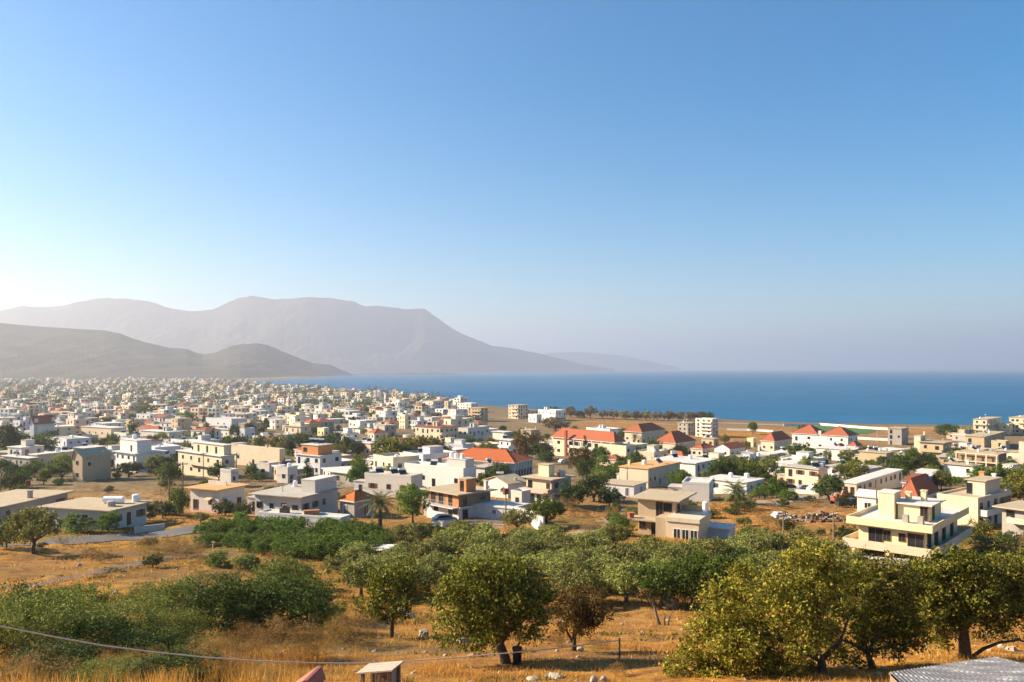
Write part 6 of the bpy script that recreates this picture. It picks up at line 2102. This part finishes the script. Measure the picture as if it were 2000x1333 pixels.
# poles
def pole(px, pyb, top, label, lamp=False, box=False, arms=True):
    p = hit(px, pyb); hgt = (pyb - top) * p.y / F
    o = empty("utility_pole" if not lamp else "street_lamp", p, R(35)); tag(o, label, "pole" if not lamp else "street lamp", None, "thing")
    MB().tube([(0, 0, -.5), (0, 0, hgt)], [.16, .10], 8).build("post", P_WOOD if not lamp else P_METAL, o)
    if lamp:
        a = MB().tube([(0, 0, hgt - .1), (.5, 0, hgt + .15), (1.3, 0, hgt + .2)], .05, 6).build("lamp_arm", P_METAL, o)
        MB().box(1.2, 1.9, -.14, .14, hgt + .12, hgt + .28).build("lamp_head", P_TANK, o)
    elif arms:
        c = MB().box(-.9, .9, -.06, .06, hgt - .5, hgt - .36).build("crossarm", P_WOOD, o)
        for q in (-.8, -.3, .3, .8):
            MB().tube([(q, 0, hgt - .36), (q, 0, hgt - .16)], .05, 6).build("insulator", P_TANK, c)
    if box:
        MB().box(-.45, .45, -.25, .25, hgt - .2, hgt + .8).build("box", P_RUST, o)


pole(357, 1004, 903, "tall dark utility pole by the yellow green bush and orange roofed house")
pole(589, 1000, 925, "thick dark utility pole before the big white house")
pole(552, 1005, 950, "thin grey lamp post before the big white house", lamp=True)
pole(988, 1022, 964, "pole with a rusty red box on top behind the olive grove", box=True, arms=False)
pole(1530, 1048, 1002, "pale topped utility pole left of the yellow villa")
pole(1628, 1074, 1000, "dark utility pole just left of the yellow villa")
pole(1985, 1088, 1040, "brown utility pole in the shaded garden at the right edge")
pole(1225, 962, 912, "dark post with a leafy top before the blank cream wall", arms=True)
pole(1713, 866, 836, "thin white floodlight mast at the sports field", lamp=True)
pole(1712, 1010, 942, "thin aerial mast behind the yellow villa's stair tower", arms=False)
pole(462, 935, 885, "thin pole before the blank cream house", arms=True)
pole(397, 948, 884, "thin pole against the cream three storey house", arms=True)
pole(882, 880, 842, "slender pole beside the cream four storey block", arms=False)
pole(330, 1006, 935, "thin dark pole in the dry grass left of the tall dark pole", arms=False)
pole(55, 985, 946, "short post carrying a square rusty box, left of the water tanks", box=True, arms=False)

# the cable across the near slope
ce = [(-260, 1170), (-120, 1197), (0, 1223), (100, 1243), (200, 1261), (300, 1274), (400, 1284), (500, 1291), (600, 1295), (690, 1296), (780, 1293), (900, 1284), (1000, 1275), (1085, 1267), (1210, 1251)]
pts = []
for x, y in ce:
    d = 23.0 + x / 1210 * 14.5
    pts.append(Vector(((x - CX) / F * d, d, EYE + (HY - y) / F * d)))
o = empty("cable", pts[0]); tag(o, "pale slack cable sagging across the dry slope between two stakes", "cable", None, "thing")
b = MB().tube([p - pts[0] for p in pts], .022, 6).build("cable_line", m_plain("pale_cable", (.62, .55, .45), .6), o)
for p in (pts[0], pts[-1]):
    z = gz(p.x, p.y)
    MB().tube([Vector((p.x, p.y, z - .3)) - pts[0], Vector((p.x, p.y, p.z + .1)) - pts[0]], .045, 6).build("stake", P_WOOD, o)

# wooden box with a sloping plank lid
p = on(744, 28.0)
o = empty("wooden_box", p, R(-18)); tag(o, "weathered wooden box with a sloping plank lid at the bottom edge", "wooden box", None, "thing")
for x in (-.52, .52):
    for y in (-.35, .35):
        MB().box(x - .05, x + .05, y - .05, y + .05, -.2, .78 if x < 0 else .98).build("post", P_WOOD, o)
MB().box(.40, .46, -.32, .32, 0, .93).build("side_board", W_GREY, o); MB().box(-.47, .40, .31, .35, 0, .75).build("back_board", P_WOOD, o)
mb = MB()
for k in range(4):
    y0 = -.48 + k * .24
    q = [(-.72, y0, .76), (.66, y0, 1.02), (.66, y0 + .225, 1.02), (-.72, y0 + .225, .76)]
    mb.poly([(a, b_, c + .05) for a, b_, c in q]); mb.poly(list(reversed(q)))
    for i in range(4):
        a, b_ = q[i], q[(i + 1) % 4]
        mb.poly([a, b_, (b_[0], b_[1], b_[2] + .05), (a[0], a[1], a[2] + .05)])
mb.build("lid_plank", m_plain("silvered_plank", (.42, .36, .28), .8, 0, .1, .3, 5), o)
for k in range(5): MB().tube([(-.3 + k * .13, -.1, 0), (-.35 + k * .16, .05, .6)], .02, 5).build("stick", P_WOOD, o)

# dull red barrel tilted in the weeds, black bin by the trunk
p = on(602, 25.0)
o = empty("kennel", p, R(-8)); tag(o, "small kennel with a dull red ridged roof peeking over the bottom edge", "kennel", None, "thing")
M_RED = m_plain("dull_red_sheet", (.36, .13, .09), .7, 0, .2, .25, 5)
MB().box(-.40, .28, -.5, .5, -.3, .62).build("wall", P_WOOD, o)
mb = MB()
prof = [(-.62, .50), (.10, 1.02), (.22, 1.0), (.36, .60), (.31, .58), (.18, .93), (.10, .95), (-.59, .45)]
n = len(prof)
mb.v = [(x, -.6, z) for x, z in prof] + [(x, .6, z) for x, z in prof]
mb.f = [tuple(range(n)), tuple(reversed(range(n, 2 * n)))] + [(k, n + k, n + (k + 1) % n, (k + 1) % n) for k in range(n)]; mb.mi = [0] * (n + 2)
mb.build("roof", M_RED, o, bevel=.015)
p = hit(1010, 1299)
o = empty("bin", p); tag(o, "black open bin standing beside the leaning trunk of the large round tree", "bin", None, "thing")
MB().tube([(0, 0, -.1), (0, 0, .72)], [.19, .22], 14, cap=True).build("drum", P_BLACK, o); MB().tube([(0, 0, .72), (0, 0, .78)], [.24, .24], 14).build("rim", P_RUST, o)
MB().tube([(-.05, 0, .7), (.12, .05, 1.0)], .05, 6).build("stick", P_RUST, o)


# stones
def rock(px, pyb, w, hh, label, mat=None, seed=1, name="rock"):
    p = hit(px, pyb); k = p.y / F
    r = np.random.default_rng(seed)
    bm = bmesh.new(); bmesh.ops.create_icosphere(bm, subdivisions=3, radius=1)
    ds = r.normal(size=(9, 3)); ds /= np.linalg.norm(ds, axis=1, keepdims=True)
    for v in bm.verts:
        c = np.array(v.co)
        f = 1.0
        for i, q in enumerate(ds):
            t = c @ q
            lim = .62 + .3 * ((i * 37) % 10) / 10
            if t > lim: c = c - q * (t - lim) * .9
        v.co = Vector(c * (1 + .05 * r.normal()))
        v.co.x *= w * k / 2; v.co.y *= w * k / 2 * .8; v.co.z *= hh * k * .62
    me = bpy.data.meshes.new(name); bm.to_mesh(me); bm.free()
    o = link(name, me, mat or M_ROCK); o.location = p + Vector((0, 0, hh * k * .3)); o.rotation_euler = (0, 0, r.uniform(0, 6))
    tag(o, label, "rock", None, "thing")


M_ROCK = m_wall("limestone_rock", (.40, .34, .27), .4)
M_PALE = m_wall("pale_limestone", (.46, .40, .32), .4)
rock(826, 1244, 26, 16, "pointed grey boulder between the thin bare trunk and large round tree", seed=3)
rock(1133, 1272, 16, 8, "pale stone at the foot of the small russet tree", M_PALE, 5)
rock(1160, 1333, 17, 14, "white round stone at the bottom edge, left one of a pair", M_PALE, 6)
rock(1178, 1333, 15, 12, "white round stone at the bottom edge, right one of a pair", M_PALE, 7)
rock(1308, 1188, 48, 26, "big sunlit sandy boulder behind the dead leaning stem", m_wall("sandy_rock", (.5, .33, .18), .4), 8)
rock(782, 1197, 15, 14, "yellowish stone under the airy olive brown tree", M_PALE, 9)
rock(800, 1208, 20, 11, "white stone in the shade right of the yellowish stone", M_PALE, 10)
rock(226, 1160, 13, 8, "small grey stone alone in the dry field", seed=11)
rock(155, 1106, 10, 6, "small pinkish stone on the golden field ridge", M_PALE, 12)
rock(1085, 1325, 40, 9, "flat pale stone at the bottom edge near the shade", M_PALE, 13)
rock(1040, 1330, 30, 8, "small flat stone left of the flat pale stone", M_PALE, 14)

# white sheet roof among the trees
p = hit(752, 1096)
o = empty("canopy", p + Vector((0, 0, 0)), R(-20)); tag(o, "white sheet canopy half hidden among the orchard trees", "canopy", None, "thing")
mb = MB()
q = [(-1.7, -1.0, 1.35), (1.7, -1.0, 1.6), (1.7, 1.0, 1.95), (-1.7, 1.0, 1.65)]
mb.poly(q); mb.poly([(a, b_, c - .05) for a, b_, c in reversed(q)])
mb.build("sheet", RF_WHITE, o)
for a in (-1.6, 1.6):
    for b_ in (-.9, .9): MB().tube([(a, b_, -.2), (a, b_, 1.4)], .04, 6).build("post", P_METAL, o)
o = empty("clothes_post", hit(416, 1077)); tag(o, "short pale post standing at the orchard's left end", "post", None, "thing")
MB().tube([(0, 0, -.2), (0, 0, 1.1)], .1, 8).build("post", W_CREAM, o); MB().box(-.2, .25, -.1, .1, 1.1, 1.25).build("cap", W_CREAM, o)

# corrugated shed roof in the lower right corner
def shed_roof():
    c = [((1738, 1313), 25.5), ((1946, 1283), 28.5), ((2090, 1318), 26.0), ((1850, 1420), 21.5)]
    P = [Vector(((x - CX) / F * d, d, EYE + (HY - y) / F * d)) for (x, y), d in c]
    o = empty("shed", Vector((P[0].x, P[0].y, gz(P[0].x, P[0].y)))); tag(o, "low shed with a grey corrugated roof in the bottom right corner", "shed", None, "thing")
    org = o.location
    n, m_ = 150, 8
    V = []
    for i in range(n + 1):
        u = i / n
        a, b = P[0].lerp(P[1], u), P[3].lerp(P[2], u)
        for j in range(m_ + 1):
            q = a.lerp(b, j / m_) - org
            V.append((q.x, q.y, q.z + .028 * math.sin(u * 2 * math.pi * 34)))
    Fc = [(i * (m_ + 1) + j, (i + 1) * (m_ + 1) + j, (i + 1) * (m_ + 1) + j + 1, i * (m_ + 1) + j + 1) for i in range(n) for j in range(m_)]
    me = mesh_np("roof", V, np.array(Fc), smooth=True)
    m, nt, b = nodes_of("corrugated_sheet")
    p = geopos(nt)
    mp = N(nt, 'ShaderNodeMapping'); mp.inputs['Scale'].default_value = (.6, 3.0, 1); mp.inputs['Rotation'].default_value = (0, 0, .5); nt.links.new(p, mp.inputs[0])
    c_ = ramp(nt, noise(nt, mp.outputs[0], 1.3, 8, .75), [(.38, (.09, .09, .10)), (.54, (.16, .16, .175)), (.63, (.42, .40, .37)), (.74, (.18, .175, .175))])
    nt.links.new(c_, b.inputs['Base Color']); b.inputs['Roughness'].default_value = .75
    link("roof", me, m, o)
    mb = MB()
    for a, b2 in ((P[0], P[1]), (P[1], P[2]), (P[3], P[0])):
        a, b2 = a - org, b2 - org
        za, zb = gz(a.x + org.x, a.y + org.y) - org.z - .5, gz(b2.x + org.x, b2.y + org.y) - org.z - .5
        mb.poly([(a.x, a.y, za), (b2.x, b2.y, zb), (b2.x, b2.y, b2.z - .08), (a.x, a.y, a.z - .08)])
    mb.build("wall", W_STONE, o)
    e = MB()
    for a, b2 in ((P[0], P[1]), (P[1], P[2])):
        e.tube([a - org + Vector((0, 0, -.06)), b2 - org + Vector((0, 0, -.06))], .05, 6)
    e.build("eave_beam", P_WOOD, o)


shed_roof()


# power lines strung between poles
def line(name, label, a, b, sag=1.0):
    pa, pb = [hit(q[0], q[1]) + Vector((0, 0, (q[1] - q[2]) * hit(q[0], q[1]).y / F - .2)) for q in (a, b)]
    o = empty(name, pa); tag(o, label, "power line", "power lines between the poles", "thing")
    for off in (-.6, .6):
        pts = []
        for k in range(17):
            t = k / 16
            q = pa.lerp(pb, t) - pa; q.z -= sag * 4 * t * (1 - t); q.y += off
            pts.append(q)
        MB().tube(pts, .018, 4).build("wire", P_BLACK, o)


line("power_line", "power line from the tall dark pole to the thick pole before the white house", (357, 1004, 903), (589, 1000, 925))
line("power_line", "power line from the thick dark pole to the rusty box pole", (589, 1000, 925), (988, 1022, 964), 1.6)
line("power_line", "power line between the two poles left of the yellow villa", (1530, 1048, 1002), (1628, 1074, 1000), .6)
line("power_line", "power line from the villa's left pole to the garden pole", (1628, 1074, 1000), (1985, 1088, 1040), 1.2)
# a few more cars along the lanes
for i, (x, y, rz, c, lab) in enumerate(((868, 1022, 20, 2, "blue grey car in the shade before the brown two storey house"), (330, 1004, 10, 0, "white car beside the yellow green bush and thin dark pole"), (1440, 968, 30, 0, "white car parked below the garden palm"),
                              (1780, 1012, 40, 1, "dark car between the yellow villa and the white end wall"), (1100, 905, 40, 0, "white car below the long red roofed school"), (640, 950, 20, 0, "white car beside the grey and white house"),
                              (1205, 978, 35, 2, "blue grey car under the dark trees beside the grey concrete shed"), (700, 905, 30, 0, "white car under trees left of the tallest green tree"))):
    car(x, y, rz, CARP[c], lab)

# ------------------------------------------------------------------ labels for the repeated houses and trees
LM = [("church", (80, 840)), ("bulging white roof tank", (85, 880)), ("beige gable house", (180, 915)), ("roof tower villa", (270, 900)), ("cypress", (260, 845)), ("cream three storey house", (400, 905)),
      ("blank cream house", (500, 895)), ("orange brick upper wall", (620, 890)), ("cream bell tower", (563, 792)), ("white bell tower", (753, 784)), ("cream four storey block", (852, 850)), ("tallest green tree", (768, 880)),
      ("red roofed hall", (950, 905)), ("red roofed school", (1145, 870)), ("white shore block", (1380, 837)), ("double red roofs", (1610, 860)), ("parked car row", (1570, 955)), ("tan stair tower house", (1820, 880)),
      ("unfinished frame", (1910, 905)), ("shore apartment block", (1928, 835)), ("large white end wall", (1870, 1000)), ("yellow villa", (1750, 1040)), ("tan porch house", (1295, 1010)), ("yellow and grey house", (1070, 955)),
      ("middle red pyramid roof", (1318, 870)), ("garden palm", (1437, 965)), ("long white terrace house", (760, 950)), ("lone four storey block", (1012, 805)), ("tan five storey block", (933, 810)), ("hip roofed house by the church", (60, 800)),
      ("yellow house in mid town", (631, 845)), ("arched balcony house", (699, 835)), ("long bluish white house", (442, 828)), ("sports field", (1640, 838)), ("brown two storey house", (895, 985))]


def rel(px, py):
    nm, (lx, ly) = min(LM, key=lambda q: abs(q[1][0] - px) + 2.2 * abs(q[1][1] - py))
    dx, dy = px - lx, (py - ly) * 2.2
    far = abs(dx) + abs(dy)
    w = "just " if far < 45 else ("" if far < 110 else "well ")
    if abs(dx) > abs(dy):
        s = "left of" if dx < 0 else "right of"
        if abs(dy) > 14: s = ("behind and " if dy < 0 else "before and ") + s
    else:
        s = "behind" if dy < 0 else "in front of"
        if abs(dx) > 18: s += " and " + ("left of" if dx < 0 else "right of")
    return f"{w}{s} the {nm}"


ORD = ["first", "second", "third", "fourth", "fifth", "sixth", "seventh", "eighth", "ninth", "tenth"]
SZ = {1: "one storey", 2: "two storey", 3: "three storey"}
buck = {}
for A_ in AUTO:
    o = A_['o']; px, py = proj(o.location); py -= 1.6 * F / o.location.y
    ft = (" with " + " and ".join(A_['feats'][:2])) if A_['feats'] else ""
    base = f"{A_['col']} {SZ[A_['st']]} {A_['roof']} house{ft}, {rel(px, py)}"
    if len(base.split()) > 16:
        base = f"{A_['col']} {SZ[A_['st']]} {A_['roof'].split()[0]} roofed house, {rel(px, py)}"
    buck.setdefault(base, []).append((px, o))
for base, v in buck.items():
    v.sort(key=lambda q: q[0])
    for i, (px, o) in enumerate(v):
        s = base if len(v) == 1 else (ORD[min(i, 9)] + " from the left, " + base)
        if len(s.replace(",", " ").split()) > 16: s = ORD[min(i, 9)] + " " + base
        o["label"] = " ".join(s.split()[:16])

KW = {'olive': "grey green olive tree", 'broad': "rounded green tree", 'dark': "dark green tree", 'gold': "yellow green tree", 'lime': "fresh bright green tree", 'citrus': "low dense green tree", 'cyp': "thin pointed cypress", 'bush': "low dark bush",
      'tam': "dusty brown tree", 'rust': "russet brown tree", 'dry': "tan dry shrub"}
used = {t[0].get('label') for t in TREES} | {o.get('label') for o in bpy.data.objects}
buck = {}
for o, kind, w, hh, lab in TREES:
    if o.get("label"): continue
    g = o.get("group")
    px, py = proj(o.location)
    if g in ("olive trees in the grove", "citrus trees in the orchard"):
        continue
    size = "small " if w < 4.6 else ("large " if w > 6.6 else "")
    buck.setdefault(f"{size}{KW[kind]}, {rel(px, py - 1.5 * F / o.location.y)}", []).append((px, o))
for base, v in buck.items():
    v.sort(key=lambda q: q[0])
    for i, (px, o) in enumerate(v):
        s = base if len(v) == 1 else ORD[min(i, 9)] + " " + base
        if s in used or s.replace(', ', ' ') in used or s.replace(',', '') in {str(u).replace(',', '') for u in used if u}: s = "another " + s
        used.add(s)
        o["label"] = " ".join(s.split()[:16])

# rows of the grove and the orchard, counted from the near side
def rows(lst, step, what, edge):
    ys = [o.location.y for o in lst]; y0 = min(ys)
    rw = {}
    for o in lst:
        rw.setdefault(int((o.location.y - y0) / step), []).append(o)
    names = ["front row", "second row", "third row", "fourth row", "fifth row", "sixth row", "seventh row", "eighth row", "ninth row", "tenth row", "eleventh row", "twelfth row", "thirteenth row", "fourteenth row", "fifteenth row", "sixteenth row", "seventeenth row"]
    for k, v in sorted(rw.items()):
        v.sort(key=lambda o: o.location.x / o.location.y)
        n = len(v)
        for i, o in enumerate(v):
            if i < 7: pos = f"{ORD[i]} from the left"
            else: pos = f"{ORD[min(n - 1 - i, 9)]} from the right"
            if n > 14 and 7 <= i < n - 7: pos = f"middle stretch"
            o["label"] = f"{what}, {names[min(k, 16)]} from the viewer, {pos}"


rows(GROVE, 4.5, "grey green grove olive", "")
rows(ORCH, 3.5, "dark leafy orchard tree", "")

# ------------------------------------------------------------------ the air
def make_haze():
    m = bpy.data.materials.new("haze")
    m.use_nodes = True
    nt = m.node_tree
    for n in list(nt.nodes):
        if n.type == 'BSDF_PRINCIPLED':
            nt.nodes.remove(n)
    out = next(n for n in nt.nodes if n.type == 'OUTPUT_MATERIAL')
    pv = N(nt, 'ShaderNodeVolumePrincipled')
    pv.inputs['Color'].default_value = (0.60, 0.625, 0.71, 1)
    pv.inputs['Density'].default_value = HAZE_DENSITY
    pv.inputs['Anisotropy'].default_value = HAZE_G
    nt.links.new(pv.outputs[0], out.inputs['Volume'])
    mb = MB().box(-33000, 33000, -700, 33000, -8, 840)
    o = mb.build("haze", m)
    tag(o, "pale blue haze of sea air over town and bay", "haze", kind="stuff")


HAZE_DENSITY, HAZE_G = 1.35e-4, 0.40
make_haze()
